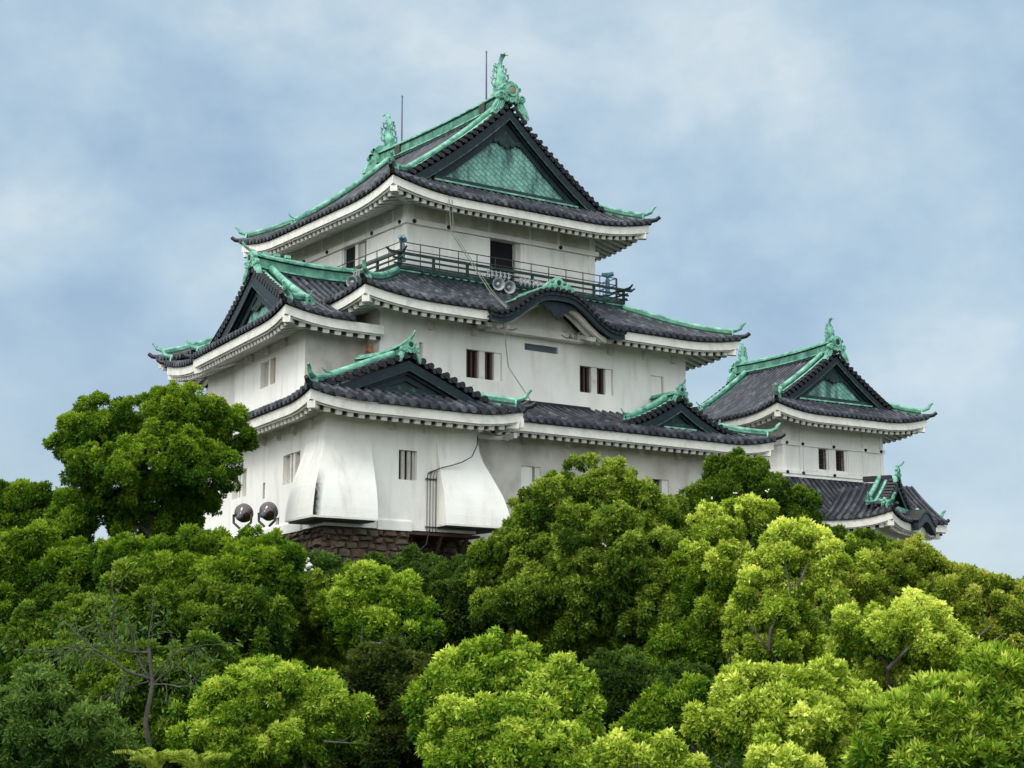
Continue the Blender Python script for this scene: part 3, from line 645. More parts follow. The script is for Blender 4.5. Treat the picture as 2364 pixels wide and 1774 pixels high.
lay_eave(rf, f2, e2, .43, s1=kl+.1, m1=False); lay_eave(rf, f2, e2, .43, s0=kr_-.1, m0=False)
lay_eave(rf, l2, e2, .43, s1=3.3, m1=False); lay_eave(rf, r2, e2, .43); lay_eave(rf, bk2, e2, .43)
for i in range(3):
    for g in (-1, 1): s = (KC+g*(KH-.35-.43*i))+a2+e2; rf['rafter'].span(f2.fr(s, .35, Z2-.62), f2.fr(s, e2, Z2-.62+.43), .2, .17)
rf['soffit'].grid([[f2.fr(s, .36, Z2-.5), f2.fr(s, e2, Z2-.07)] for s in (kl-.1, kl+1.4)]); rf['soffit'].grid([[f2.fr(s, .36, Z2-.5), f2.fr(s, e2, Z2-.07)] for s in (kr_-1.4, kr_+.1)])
hip_ridge(rf, f2, 3.75, False, h=.26, w=.24); hip_ridge(rf, f2, 3.75, True); hip_rafter(rf, f2, e2); hip_rafter(rf, f2, e2, True); hip_ridge(rf, bk2, 3.7); hip_ridge(rf, bk2, 3.7, True)
# karahafu geometry: board, tiled barrel, beads, panel, pendant
KV = -b2-e2-.22; XS = [KC-KH+2*KH*i/56 for i in range(57)]
def kb(v0, v1, t0, t1, m, xs=XS):
    rf[m].grid([[L(x, v, kzs(x)+t) for v, t in ((v0, t0), (v1, t0), (v1, t1), (v0, t1), (v0, t0))] for x in xs])
    for x in (xs[0], xs[-1]): rf[m].face([L(x, v, kzs(x)+t) for v, t in ((v0, t0), (v1, t0), (v1, t1), (v0, t1))])
kb(KV, KV+.12, 0, .34, 'barge'); kb(KV-.05, KV, .22, .34, 'barge'); kb(KV-.03, KV, .0, .05, 'trim')
kb(KV+.12, -b2-.2, .20, .26, 'barge')
def kback(x): # how far back the barrel runs before it meets the main slope
    s = x+a2+e2; return max(kcut(s)+.1, .45)
rows, uvs = [], []
for x in XS:
    D = kback(x)+.25; rows.append([L(x, KV+D*j/5, kzs(x)+KT-.05) for j in range(6)]); uvs.append([(0, D*j/5) for j in range(6)])
rf['tile'].grid(rows, uvs)
n = 26
# arc-length spacing of the rolls
cum = [0]
for i in range(1, len(XS)): cum.append(cum[-1]+math.hypot(XS[i]-XS[i-1], kzs(XS[i])-kzs(XS[i-1])))
for i in range(n):
    x = float(np.interp((i+.5)/n*cum[-1], cum, XS)); D = kback(x)+.2
    m = max(2, int(D/.4)); P = [L(x, KV-.10+D*j/m, kzs(x)+KT) for j in range(m+1)]
    rf['tile'].tube(P, .095, 8)
    for g in (-1, 1): rf['tile'].lathe(L(x+g*.0+.14, KV-.02, kzs(x+.14)+KT-.14), -EY, [(-.1, .08), (.03, .08), (.03, 0)], 8)
rf['plaster'].grid([[L(x, -b2-.32, 14.35), L(x, -b2-.32, max(kzs(x)+.2, 14.36))] for x in XS[6:-6]])
# white rafters curving inside the arch, beam with scroll ends
for g in (-1, 1):
    for off in (0, .42):
        rf.new('eave')
        P = [L(KC+g*x, KV+.5+off, kzs(KC+g*x)+.10-.10) for x in np.linspace(.75, 2.75, 12)]
        rf['eave'].sweep(P, [(-.09, -.14), (.09, -.14), (.09, .08), (-.09, .08)])
    rf['plaster'].prism([L(KC+g*2.05, -b2-.28, 14.36), L(KC+g*3.0, -b2-.28, 14.36), L(KC+g*3.0, -b2-1.2, 14.45), L(KC+g*2.72, -b2-1.35, 14.62), L(KC+g*2.2, -b2-.6, 14.7)], EZ*.22)
rf['plaster'].box(L(KC, -b2-.30, 14.49), EX*2.5, EY*.22, EZ*.155)
for g in (-1, 1):
    for c, r in ((KC+g*1.9, .14), (KC+g*1.6, .10)):
        z = 14.50; rf['barge'].tube([L(c+r*k*.09*math.cos(k*.75)*g, -b2-.54, z+r*k*.09*math.sin(k*.75)) for k in range(12)], .014, 4)
    rf['barge'].tube([L(KC+g*1.8, -b2-.54, 14.46), L(KC+g*1.4, -b2-.54, 14.42), L(KC+g*1.15, -b2-.54, 14.52)], .014, 4)
pass
pts = [(0, .15), (.75, .05), (1.0, -.12), (.72, -.18), (.55, -.34), (.36, -.36), (.22, -.62), (.12, -.58), (0, -.74), (-.12, -.58), (-.22, -.62), (-.36, -.36), (-.55, -.34), (-.72, -.18), (-1.0, -.12), (-.75, .05)]
rf['barge'].prism([L(KC+x, KV+.14, 15.52+z) for x, z in pts], EY*.1)
oni(rf, L(KC-.06, KV+.10, 16.32), -EY, .62, legs=False)
for g in (-1, 1): rf['oni'].prism([L(KC+g*x, KV+.02, z) for x, z in ((.3, 16.15), (.5, 16.35), (.75, 16.12), (.95, 16.0), (.9, 15.98), (.5, 16.0))], EY*.2)
main_ridge(rf, Fr(L(0, KV), EX, EY), KC, .15, 2.9, 16.03, .28, .26, 0)
# green flashing that runs down beside the karahafu and round the balcony foot
rf['ridge'].sweep([L(KC-.55-.12*i, KV+.35+.17*i, 16.08-.062*i) for i in range(12)], [(-.10, -.05), (.10, -.05), (.10, .07), (-.10, .07)])
q = [L(-1.05, -1.05, 16.50), L(W3+1.05, -1.05, 16.50)]; rf['ridge_dark'].span(q[0], q[1], .3, .14)
rf['ridge_dark'].span(L(-1.05, -1.05, 16.50), L(-1.05, L3+1.0, 16.50), .3, .14)
rf.finish(keep)

# ---- western wing of the second storey, gable to the left
u1, v1 = -5.69, -1.8; ovw = 1.6
FW = Fr(L(u1, v1)-ovw*EX-ovw*EY1, EY1, EX)          # a along EY1 (depth), b inward along EX
wm = MB()
zt = 14.1
hw = [(3.24, 3.87, 12.05, 13.13), (4.05, 5.0, 12.05, 13.13)]
WP = L(u1, v1)
wall_face(wm, WP, EY1, EX, 8.12, 9.6, zt, hw)
wall_face(wm, WP+EY1*8.12, EX, -EY1, .35, 9.6, zt)
h3 = [(.05, .80, 11.4, 12.83)]
wall_face(wm, WP+EY1*8.12+EX*.35, EY1, EX, 4.75, 9.6, zt, h3); wall_face(wm, WP+EY1*12.87+EX*.35, EX, -EY1, 6, 9.6, zt)
wm.build('wall', 'plaster', keep)
wm = MB(); wall_face(wm, WP, EX, EY1, 3.1, 9.6, zt); wm.build('wall', 'plaster_old_shade', keep)
wm = MB(); wm.box(WP+EX*2.62-EY*.04+EZ*12., EX*.10, EY*.04, EZ*2.2); wm.build('downpipe_case', 'plaster_old_shade', keep)
window(keep, WP, EY1, EX, hw[0], [(3.24, 3.87, 'ochre')]); window(keep, WP, EY1, EX, hw[1], [(4.05, 5.0, 'shutter')])
window(keep, WP+EY1*8.12+EX*.35, EY1, EX, h3[0], [(.05, .8, 'shutter')])
for t in (2.08, 4.03, 6.0): bracket(WP+EY1*t+EZ*13.50, -EX, EY1)
pw = lambda d: .395*d+.0165*d*d
WdW = 11.3
zw = 14.02
rf, fF, fL, fR = irimoya(keep, FW, WdW, 3.4, zw, pw, ovw, .75, 1.10, both=False, A=.34, Lc=2.6, pitch=.36, sp=.37, ridge_h=.62, hipn=1.75, kx=4.75, faces='f', fascia='f', osz=.74, ksz=.92, kd=.62, stop=6.2, bw=.44, hips='nf', fe1=False)
# near slope of the wing roof: it runs back until it meets the main skirt roof
def wcut(s): return WdW/2
lay_tiles(rf['tile'], Slope(Fr(FW.p, EX, EY1), 6.9, zw, pw, .34, 2.6, True, False), lambda s: s if s < .75 else WdW/2, .38, s1=3.15)
sl_n = Slope(Fr(FW.p, EX, EY1), 6.9, zw, pw, .34, 2.6, True, False)
lay_tiles(rf['tile'], sl_n, lambda s: WdW/2, .38, s0=3.15, s1=6.9, dmin=lambda s: min(2.0+(s-3.15)*.9, 5.2))
lay_eave(rf, sl_n, ovw, .52, s1=4.45, m1=False)
sl_f = Slope(Fr(FW(WdW, 0), EX, -EY1), 6.9, zw, pw, .34, 2.6, True, False)
lay_tiles(rf['tile'], sl_f, lambda s: s if s < .75 else WdW/2, .38)
for i in range(3): rf['ridge'].box(FW(WdW/2, 1.35+.5*i, zw+pw(WdW/2)+.82), EX*.13, EY1*.07, EZ*.06)
wing_roof = rf.finish(keep)
k = MB(); p = L(-3.1, -2.9, 0)
k.box(L(-3.35, -2.75, 13.0), EX*.12, EY*.08, EZ*.16); k.tube([L(-3.25, -2.8, 12.9), L(-3.12, -2.9, 12.3), L(-3.05, -2.88, 11.5)], [.05, .03, .015], 5)
k.build('rusty_bracket', noise_mat('rust', [(.3, (.16, .05, .02)), (.7, (.42, .22, .12))], 8, .9), keep)
# block behind the wing, only its eave corner shows
rf = Roof(); eb = 1.35
SB = 6.75; fb_ = Slope(Fr(WP+EY1*8.35+EX*.25-EX*eb, EY1, EX), SB, 14.16, pw, .55, 4.5, False, True)
lay_tiles(rf['tile'], fb_, lambda s: min(SB-s, 3.5), .36); lay_eave(rf, fb_, eb, .37, m0=False)
bb_ = Slope(Fr(fb_.fr(SB, 0), EX, -EY1), 8, 14.16, pw, .55, 4.5, True, False)
lay_tiles(rf['tile'], bb_, lambda s: min(s, 3.5), .36); lay_eave(rf, bb_, eb, .37, m1=False)
hip_ridge(rf, bb_, 2.6); hip_rafter(rf, bb_, eb); rf.finish(keep)

# ---- first storey
u0, v0 = -7.15, -6.2; FP = L(u0, v0); UR = -.58
wm = MB()
h1 = [(3.11, 3.90, 7.46, 8.57)]
wall_face(wm, FP, EX, EY, UR-u0, 5.6, 10.2, h1)
wall_face(wm, L(UR, v0), EY, -EX, 2.1, 5.6, 10.2)
hl = [(2.44, 4.20, 7.45, 8.58), (8.29, 10.01, 7.44, 8.58), (6.13, 6.36, 7.13, 7.76), (4.49, 4.86, 5.99, 6.26)]
wall_face(wm, FP, EY1, EX, 17, 5.6, 10.2, hl)
wall_face(wm, FP+EY1*17, EX, -EY1, 16, 5.6, 10.2)
# projecting plinth, tapering into the wall
for P, e, nn, a, b in ((FP, EX, EY, 2.2, 3.65), (FP, EY1, EX, 2.1, 17)):
    wm.prism([P+e*a-nn*.0+EZ*5.98, P+e*a-nn*.09+EZ*5.90, P+e*a-nn*.09+EZ*5.56, P+e*a+EZ*5.56], e*(b-a))
wm.build('wall', 'plaster', keep)
wm = MB(); hr = [(3.59, 4.57, 7.78, 8.71), (10.42, 11.38, 7.6, 8.64)]
RP = L(UR, -4.1); wall_face(wm, RP, EX, EY, 14.85, 4.2, 10.4, hr); wm.build('wall', 'plaster_old_shade', keep)
wm = MB(); wall_face(wm, L(14.27, -4.1), EY, -EX, 19, 4.2, 10.4); wm.build('wall', 'plaster', keep)
window(keep, FP, EX, EY, h1[0], [(3.28, 3.42, 'slat'), (3.54, 3.68, 'slat'), (3.11, 3.2, 'bars'), (3.78, 3.88, 'bars')])
window(keep, RP, EX, EY, hr[0], [(3.62, 4.2, 'white'), (4.33, 4.57, 'post')]); window(keep, RP, EX, EY, hr[1], [(10.42, 10.55, 'white'), (10.6, 11.0, 'bars'), (11.05, 11.38, 'post')])
for hh in (hl[0], hl[1]):
    a, b = hh[0], hh[1]; window(keep, FP, EY1, EX, hh, [(a+.04, a+.64, 'shutter'), (a+.64, a+.86, 'post'), (a+1.02, a+1.16, 'post'), (a+1.16, b, 'shutter')])
window(keep, FP, EY1, EX, hl[2], [(6.13, 6.36, 'grey')]); window(keep, FP, EY1, EX, hl[3], [(4.49, 4.86, 'lattice')])
for t in (1.2, 3.0, 4.6, 6.2, 7.9): bracket(FP+EY1*t+EZ*9.38, -EX, EY1)
for u in (-4.4, -2.9): bracket(L(u, v0, 9.42), -EY, EX)
for u in (1.0, 3.2, 5.3, 9.2, 11.3): bracket(L(u, -4.1, 9.72), -EY, EX)
k = MB(); k.box(L(.25, v0+.35, 9.42), EX*.85, EY*.1, EZ*.07); k.box(L(.9, v0+.0, 9.45), EX*.08, EY*.5, EZ*.1); k.build('eave_support', 'eave', keep)

# stone-dropping bays: flared boxes with open, dark undersides
def off(z):
    return float(np.interp(z, [5.84, 6.2, 6.5, 6.97, 7.3, 7.86, 8.3, 8.7, 9.2, 9.6], [.97, .93, .87, .75, .62, .39, .20, .09, .03, .02]))
ZB = list(np.linspace(9.7, 5.84, 24))
def bay_mat():          # plaster with a sooty stain running down beside the corner
    m = M['plaster'].copy(); m.name = 'bay_plaster'; t = m.node_tree; l = t.links.new; b = t.nodes['Principled BSDF']; src = b.inputs['Base Color'].links[0].from_socket
    uv = N(t, 'ShaderNodeUVMap'); sp = N(t, 'ShaderNodeSeparateXYZ'); l(uv.outputs[0], sp.inputs[0])
    def mr(o, a, b_, c, d): n = N(t, 'ShaderNodeMapRange'); l(o, n.inputs[0]); n.inputs[1].default_value = a; n.inputs[2].default_value = b_; n.inputs[3].default_value = c; n.inputs[4].default_value = d; return n.outputs[0]
    def mul(a, b_): n = N(t, 'ShaderNodeMath', operation='MULTIPLY'); l(a, n.inputs[0]); l(b_, n.inputs[1]); return n.outputs[0]
    k_ = mul(mr(sp.outputs['X'], .0, .34, 1, 0), mr(sp.outputs['X'], -.01, .0, 0, 1)); k_ = mul(k_, mr(sp.outputs['Y'], 6.6, 7.6, 1, 0))
    n = N(t, 'ShaderNodeTexNoise'); n.inputs['Scale'].default_value = 9; n.inputs['Detail'].default_value = 8; c = N(t, 'ShaderNodeTexCoord'); l(c.outputs['Object'], n.inputs['Vector'])
    k_ = mul(k_, mr(n.outputs['Fac'], .3, .6, 1.0, 1.5)); mx = N(t, 'ShaderNodeMixRGB'); l(k_, mx.inputs[0]); l(src, mx.inputs[1]); mx.inputs[2].default_value = (.02, .022, .024, 1); l(mx.outputs[0], b.inputs['Base Color']); return m
M['bay'] = bay_mat()
def bay(polyf, stain):
    mb = MB(); rows, uvs = [], []
    for z in ZB:
        A0, A1, K, B1, B0 = polyf(z); w_ = np.linalg.norm(B1-K); cols = [A0, A1, K]; us = [-9, -1, -.0001]
        for f in (.0, .06, .14, .25, .5, 1): cols.append(K+(B1-K)*f); us.append(w_*f if stain else 5)
        cols.append(B0); us.append(5); rows.append(cols); uvs.append([(u, z) for u in us])
    mb.grid(rows, uvs)
    o = mb.build('stone_drop_bay', 'bay', keep)
    q = polyf(ZB[-1]); t = MB(); t.prism(q, -EZ*.07); t.build('bay_ledge', 'eave', o)
    t = MB(); qq = [p-EZ*.08 for p in q]; c = sum(qq)/len(qq); t.prism([p+(c-p)*.08 for p in qq], -EZ*.05); t.build('bay_hatch', 'barge', o)
    return o
def p_near(z):
    o = off(z); t = 1.75-.30*(o/.98); r = -5.27-.20*(o/.98)
    A0 = FP+EY1*t; A1 = A0-EX*o; K = FP-EX*o-EY*o*1.; B1 = L(r, v0)-EY*o; B0 = L(r, v0)
    return [p*V(1, 1, 0)+EZ*z for p in (A0, A1, K, B1, B0)]
b1 = bay(p_near, True)
def p_far(z):
    o = off(z); l = -2.40; A0 = L(l, v0); A1 = L(l-.16*o, v0)-EY*o; K = A1; B1 = L(UR+o, v0-o); B0 = L(UR+o, v0+1.9)
    return [p*V(1, 1, 0)+EZ*z for p in (A0, A1, K, B1, B0)]
b2_ = bay(p_far, False)
# weather stain left on the corner of the near bay
# ---- first-storey roof, near section with its own gable
ov1 = 1.50; zf = 10.08
FA = Fr(FP-ov1*EX-ov1*EY, EX, EY); WdA = 9.35
pA = lambda d: .43*d-.004*d*d
rf, fF, fL, fR = irimoya(keep, FA, WdA, 6.0, zf, pA, ov1, .95, 1.35, both=False, A=.30, Lc=2.4, pitch=.44, sp=.47, ridge_h=.42, hipn=1.8, kx=3.0, osz=.56, ksz=.88, kd=.62, faces='fr', fascia='f', dark=True, bw=.34, stop=4.7, legs=True)
# left slope follows the skewed west wall
sA = Slope(Fr(FA.p, EY1, EX), 19, zf, pA, .30, 2.4, True, False)
lay_tiles(rf['tile'], sA, lambda s: s if s < .95 else (4.67 if s < 4.6 else 2.9), .42); lay_eave(rf, sA, ov1, .40, m1=False)
rf.new('eave'); rf['eave'].box(fR.fr(.9, .16, zf-.30), fR.fr.a*.9, fR.fr.b*.05, EZ*.18)
rf.finish(keep)
# ---- first-storey roof, long right-hand section with a small gable
rf = Roof(); ovr = 1.55; zr1 = 10.36
UE = .75; S1 = 15.75-UE
pR = lambda d: .36*d+.02*d*d
fr1 = Slope(Fr(L(UE, -4.1-ovr), EX, EY), S1, zr1, pR, .34, 2.6, False, True)
lay_tiles(rf['tile'], fr1, lambda s: min(S1-s, 2.95), .38); lay_eave(rf, fr1, ovr, .42, m0=False)
rr1 = Slope(Fr(L(15.75, -4.1-ovr), EY, -EX), 20, zr1, pR, .34, 2.6, True, False)
lay_tiles(rf['tile'], rr1, lambda s: min(s, 2.95), .38); lay_eave(rf, rr1, ovr, .42, m1=False)
hip_ridge(rf, fr1, 2.3, True); hip_rafter(rf, fr1, ovr, True)
GC, GH = 11.05, 3.2
zg = lambda x: 12.12-.62*x+.055*x*x
FG = Fr(L(0, -5.65), EX, EY)
gable(rf, FG, GC, zg, GH, .95, 1.25, lambda x: zr1+pR(1.25), .36, .36, osz=.50, ksz=.95, kx=2.5, kd=.55, dark=False, tori=True, legs=True)
for g in (-1, 1):
    rows, uvs = [], []
    gs = Slope(Fr(L(GC, -5.65+.95), EY, g*EX), 2.1, 0, lambda d: zg(d), 0, 1, False, False)
    n = 6
    for i in range(n):
        s = (i+.5)*2.1/n; D = 3.3
        rf['tile'].grid([[gs.pt(s, D*j/8, -.01)+EY*x+EZ*y for x, y in half_ring(.09)] for j in range(9)], [[(900.5+i, D*j/8)]*6 for j in range(9)])
    rf['tile'].grid([[gs.pt(2.1*i/4, 3.3*j/8, -.02) for j in range(9)] for i in range(5)], [[(0, 3.3*j/8) for j in range(9)] for i in range(5)])
main_ridge(rf, FG, GC, 1.0, 2.9, 12.14, .30, .26, 0)
rf['dark_tile'].span(L(UE+.3, -2.95, 11.55), L(7.4, -2.95, 11.55), .2, .16)
rf.finish(keep)

# ================================================================== SMALL KEEP
turret = tag(empty('castle_turret'), 'smaller white castle turret right of the big keep, under a steep gabled roof', 'castle turret')
EX2, EY2 = az(57.4), az(-31.2)
Q0 = V(13.416, 84, 0); WT, LT = 6.9, 7.0
wm = MB(); hs = [(2.45, 3.15, 10.68, 11.73), (3.62, 4.38, 10.68, 11.73)]
T = Fr(Q0, EX2, EY2)
wall_face(wm, Q0, EX2, EY2, WT, 9.6, 13.4, hs); wall_face(wm, Q0, EY2, EX2, LT, 9.6, 13.4)
wall_face(wm, T(WT, 0), EY2, -EX2, LT, 9.6, 13.4); wall_face(wm, T(0, LT), EX2, -EY2, WT, 9.6, 13.4)
wm.build('wall', 'plaster', turret)
k = MB()
for z, h in ((11.86, .10), (10.42, .08), (10.22, .05)): k.box(T(WT/2, -.06, z), EX2*(WT/2+.1), EY2*.05, EZ*h); k.box(T(-.06, LT/2, z), EY2*(LT/2), EX2*.05, EZ*h)
for u in (0.1, 1.25, 5.55, 6.8): k.box(T(u, -.03, 11.5), EX2*.09, EY2*.03, EZ*1.4)
k.box(T(3.38, -.03, 12.3), EX2*.08, EY2*.03, EZ*.4); k.box(T(1.9, -.02, 11.15), EX2*.5, EY2*.02, EZ*.6); k.box(T(4.95, -.02, 11.15), EX2*.5, EY2*.02, EZ*.6)
k.build('wall_panel', 'plaster', turret)
for u in (.25, 1.3, 3.4, 5.6, 6.7):
    for z in (11.86, 10.40): k = MB(); k.lathe(T(u, -.11, z), -EY2, [(0, .09), (.05, .08), (.08, .04), (.09, 0)], 8); k.build('nail_cover', 'barge', turret)
for h_ in hs: window(turret, Q0, EX2, EY2, h_, [(h_[0], h_[1], 'lattice'), (h_[1]-.12, h_[1], 'post')])
es = 1.75; Fs = Fr(T(-es, -es), EX2, EY2); ps = lambda d: .50*d+.030*d*d
rf, *_ = irimoya(turret, Fs, WT+2*es, LT+2*es, 13.24, ps, es-.05, 1.3, 1.62, A=.42, Lc=3., ridge_h=.60, hipn=2.3, osz=.80, ksz=.85, kx=3.3, tori=False, bw=.32, pitch=.33, sp=.40, kd=.7)
rt = rf.finish(turret); zt_ = 13.24+ps(WT/2+es)+.6
shachihoko(rt, T(WT/2, -.02, zt_+.14), -EY2, 1.15); shachihoko(rt, T(WT/2, LT+.02, zt_+.14), EY2, 1.15)
# lower storey and skirt roof
wm = MB(); e_ = 1.0
wall_face(wm, T(-e_, -e_), EX2, EY2, WT+2*e_, 4.5, 8.4); wall_face(wm, T(-e_, -e_), EY2, EX2, LT+2*e_, 4.5, 8.4); wall_face(wm, T(WT+e_, -e_), EY2, -EX2, LT+2*e_, 4.5, 8.4)
wm.build('wall', 'plaster_old_shade', turret)
rf = Roof(); el = 2.35; pl_ = lambda d: .72*d+.07*d*d
for fr_, S_ in ((Fr(T(-el, -el), EX2, EY2), WT+2*el-.2), (Fr(T(-el, -el), EY2, EX2), LT+2*el)):
    s_ = Slope(fr_, S_, 8.12, pl_, .3, 2.5, True, False); lay_tiles(rf['tile'], s_, lambda s: min(s, el), .36); lay_eave(rf, s_, 1.3, .42, m1=False)
rf.finish(turret)

# ================================================================== GATE TURRET (far right)
gate = tag(empty('gate_turret'), 'low tiled gate turret with a side-on gable at the far right, half hidden by trees', 'gate turret')
RD, FD = az(118.), az(28.)
G0 = Fr(V(17.96, 80., 0), FD, -RD)        # a along the front (receding), b inward (to the left)
zg0 = 7.85; pg = lambda d: .42*d+.045*d*d
rf = Roof(); SG = 9.3
gf = Slope(G0, SG, zg0, pg, .36, 2.4); gl = Slope(Fr(G0.p, -RD, FD), 3.5, zg0-.0, pg, .36, 2.2, True, False)
lay_tiles(rf['tile'], gf, lambda s: min(s, SG-s, 1.5), .36); lay_eave(rf, gf, 1.1, .40)
lay_tiles(rf['tile'], gl, lambda s: min(s, 1.0) if s < .9 else 3.15, .36); lay_eave(rf, gl, 1.1, .42, m1=False)
GM = 3.15; gz = lambda x: zg0+pg(max(GM-x, 0))+.25
gr_ = Slope(Fr(G0(2*GM, 0), -RD, -FD), 3.5, zg0, pg, 0, 1, False, False); lay_tiles(rf['tile'], gr_, lambda s: 3.15 if s > .9 else .05, .36)
gable(rf, G0, GM, gz, GM-.5, .62, .95, lambda x: zg0+pg(.9), .36, .3, osz=.55, ksz=.85, kx=2.3, kd=.7, dark=True, tori=True)
rf['dark_tile'].span(G0(GM, .9, zg0+pg(GM)+.36), G0(GM, 2.3, zg0+pg(GM)+.36), .30, .26)
rf['ridge'].span(G0(.5, .62, zg0+.55), G0(2*GM+.3, .62, zg0+.55), .2, .24); oni(rf, G0(.55, .55, zg0+.75), RD, .42, legs=False); oni(rf, G0(2*GM, .5, zg0+.7), RD, .5, legs=False); 
hip_ridge(rf, gf, 1.6, True); hip_ridge(rf, gf, 1.0, False); hip_rafter(rf, gf, 1.1); hip_rafter(rf, gf, 1.1, True)
# undulating hood on its front eave
for i in range(13):
    a = 3.3+i*.28; z = zg0+.02+.55*math.cos((i-6)/6*math.pi/2)**1.5
    rf['tile'].tube([G0(a, -.35, z), G0(a, .9, z+.05)], .11, 8)
    if i < 12:
        z2 = zg0+.02+.55*max(0, math.cos((i-5)/6*math.pi/2))**1.5
        rf['barge'].prism([G0(a, -.3, z-.05), G0(a+.28, -.3, z2-.05), G0(a+.28, -.3, z2-.5), G0(a, -.3, z-.5)], -RD*.3)
rf.finish(gate)
wm = MB(); wall_face(wm, G0(1.1, 1.1), FD, -RD, SG-2.2, 3.5, zg0+.1); wall_face(wm, G0(1.1, 1.1), -RD, FD, 2.4, 3.5, zg0+.1); wm.build('wall', 'plaster', gate)

# ================================================================== SITE
def at(px, py, Y):            # a point seen at (px,py) of the 2212-wide photograph, at forward distance Y
    x, y = px*2364/2212, py*2364/2212; a = (x-1182)/3932; b = -(y-887)/3932; p = math.atan(693/3932.); c, s_ = math.cos(p), math.sin(p)
    d = V(a, c-s_*b, s_+c*b); return d*Y/d[1]
def wid(px, Y): return px*2364/2212/3932*Y
def hill(x, y):
    def sm(t): t = min(max(t, 0), 1); return t*t*(3-2*t)
    h = float(np.interp(y, [20, 40, 47, 52, 56.5, 60], [0, 2.6, 5.0, 7.6, 10.4, 10.8]))*sm((175-y)/60)*sm((x+75)/45)*sm((95-x)/45); return -7.5+h
g = MB(); XSg = sorted(set(list(np.linspace(-1500, -100, 8))+list(np.linspace(-100, 120, 56))+list(np.linspace(120, 1500, 8)))); YSg = sorted(set(list(np.linspace(-400, -10, 6))+list(np.linspace(-10, 200, 60))+list(np.linspace(200, 2500, 10))))
g.grid([[V(x, y, hill(x, y)+(.35*math.sin(x*.9)*math.cos(y*.7) if abs(x) < 110 and -10 < y < 200 else 0)) for y in YSg] for x in XSg])
M['soil'] = noise_mat('forest_floor', [(.3, (.02, .022, .012)), (.55, (.045, .05, .022)), (.75, (.07, .08, .03))], .7, .95, bump=.6, bscale=6)
tag(g.build('ground', 'soil', smooth=True), kind='structure')

# ---- stone base
def stone_mat():
    m, t, b = mat('rubble_stone'); l = t.links.new
    uv = N(t, 'ShaderNodeUVMap'); wn = N(t, 'ShaderNodeTexWhiteNoise', noise_dimensions='2D'); l(uv.outputs[0], wn.inputs['Vector'])
    r = ramp(t, wn.outputs['Value'], [(0, (.04, .034, .026)), (.3, (.10, .078, .052)), (.55, (.085, .042, .032)), (.8, (.075, .07, .052)), (1, (.17, .135, .09))])
    c = N(t, 'ShaderNodeTexCoord'); n = N(t, 'ShaderNodeTexNoise'); n.inputs['Scale'].default_value = 6; n.inputs['Detail'].default_value = 8; l(c.outputs['Object'], n.inputs['Vector'])
    r2 = ramp(t, n.outputs['Fac'], [(.3, (.4, .4, .4)), (.7, (1.2, 1.15, 1.05))]); mx = N(t, 'ShaderNodeMixRGB', blend_type='MULTIPLY'); mx.inputs['Fac'].default_value = 1
    l(r.outputs[0], mx.inputs['Color1']); l(r2.outputs[0], mx.inputs['Color2']); l(mx.outputs[0], b.inputs['Base Color']); b.inputs['Roughness'].default_value = .9
    bp = N(t, 'ShaderNodeBump'); bp.inputs['Strength'].default_value = .9; bp.inputs['Distance'].default_value = .05; l(n.outputs['Fac'], bp.inputs['Height']); l(bp.outputs[0], b.inputs['Normal'])
    return m
M['stone'] = stone_mat()
def rubble(mb, P, e, o, W, ztop, zbot, batter=.28, rh=.25, ext=0):
    z = ztop; rowi = 0
    up = nrm(EZ-o*batter)
    mb.face([P-o*.02+EZ*ztop, P+e*W-o*.02+EZ*ztop, P+e*W+o*((ztop-zbot)*batter-.02)+EZ*zbot, P-e*(ztop-zbot)*batter*ext+o*((ztop-zbot)*batter-.02)+EZ*zbot], [(.3, .3)]*4)
    while z > zbot:
        h = rh*rnd.uniform(.7, 1.3); x = -(ztop-z+h)*batter*ext-rnd.random()*.3
        while x < W:
            w_ = rnd.uniform(.22, .62); c = [V(x+.03, z-.02), V(x+w_-.03, z-.02), V(x+w_-.03, z-h+.02), V(x+.03, z-h+.02)]
            j = [p+V(rnd.uniform(-.06, .06), rnd.uniform(-.06, .06)) for p in c]; j = [V(min(max(p[0], -(ztop-p[1])*batter*ext), W), min(p[1], ztop)) for p in j]
            m_ = [(j[i]+j[(i+1) % 4])/2+V(rnd.uniform(-.03, .03), rnd.uniform(-.03, .03)) for i in range(4)]; ring_ = [q for i in range(4) for q in (j[i], m_[i])]
            cen = sum(ring_)/8; d_ = rnd.uniform(.06, .20); uvc = (rnd.random()*99, rnd.random()*99)
            def P3(p, k): return P+e*p[0]+EZ*p[1]+o*((ztop-p[1])*batter+k)
            A_ = [P3(p, 0) for p in ring_]; B_ = [P3(cen+(p-cen)*.72, d_*rnd.uniform(.8, 1.1)) for p in ring_]
            for i in range(8): mb.face([A_[i], A_[(i+1) % 8], B_[(i+1) % 8], B_[i]], [uvc]*4)
            mb.face(B_, [uvc]*8); x += w_
        z -= h; rowi += 1
sb = MB()
rubble(sb, FP+EX*.05+EY*.05, EX, -EY, 3.45, 5.56, 2.0, ext=1); rubble(sb, FP+EX*.05+EY*.05, EY1, -EX, 17, 5.56, 2.0, ext=1)
rubble(sb, L(-3.65, v0+.05), EY, EX, 2.4, 5.56, 2.0, .05); rubble(sb, L(-3.65, v0+1.98), EX, -EY, 18, 5.50, 2.0, .10)
tag(sb.build('stone_base', 'stone'), 'rough reddish brown rubble wall that carries the white castle keep', 'stone wall')
k = MB()
for a, b in (((-3.2, v0+.4, 5.5), (-2.7, v0+2., 3.2)), ((-2.1, v0+.1, 5.5), (-1.6, v0+1.9, 3.5)), ((-.9, v0+.1, 5.5), (-.5, v0+1.9, 3.8))): k.span(L(*a), L(*b), .13, .13)
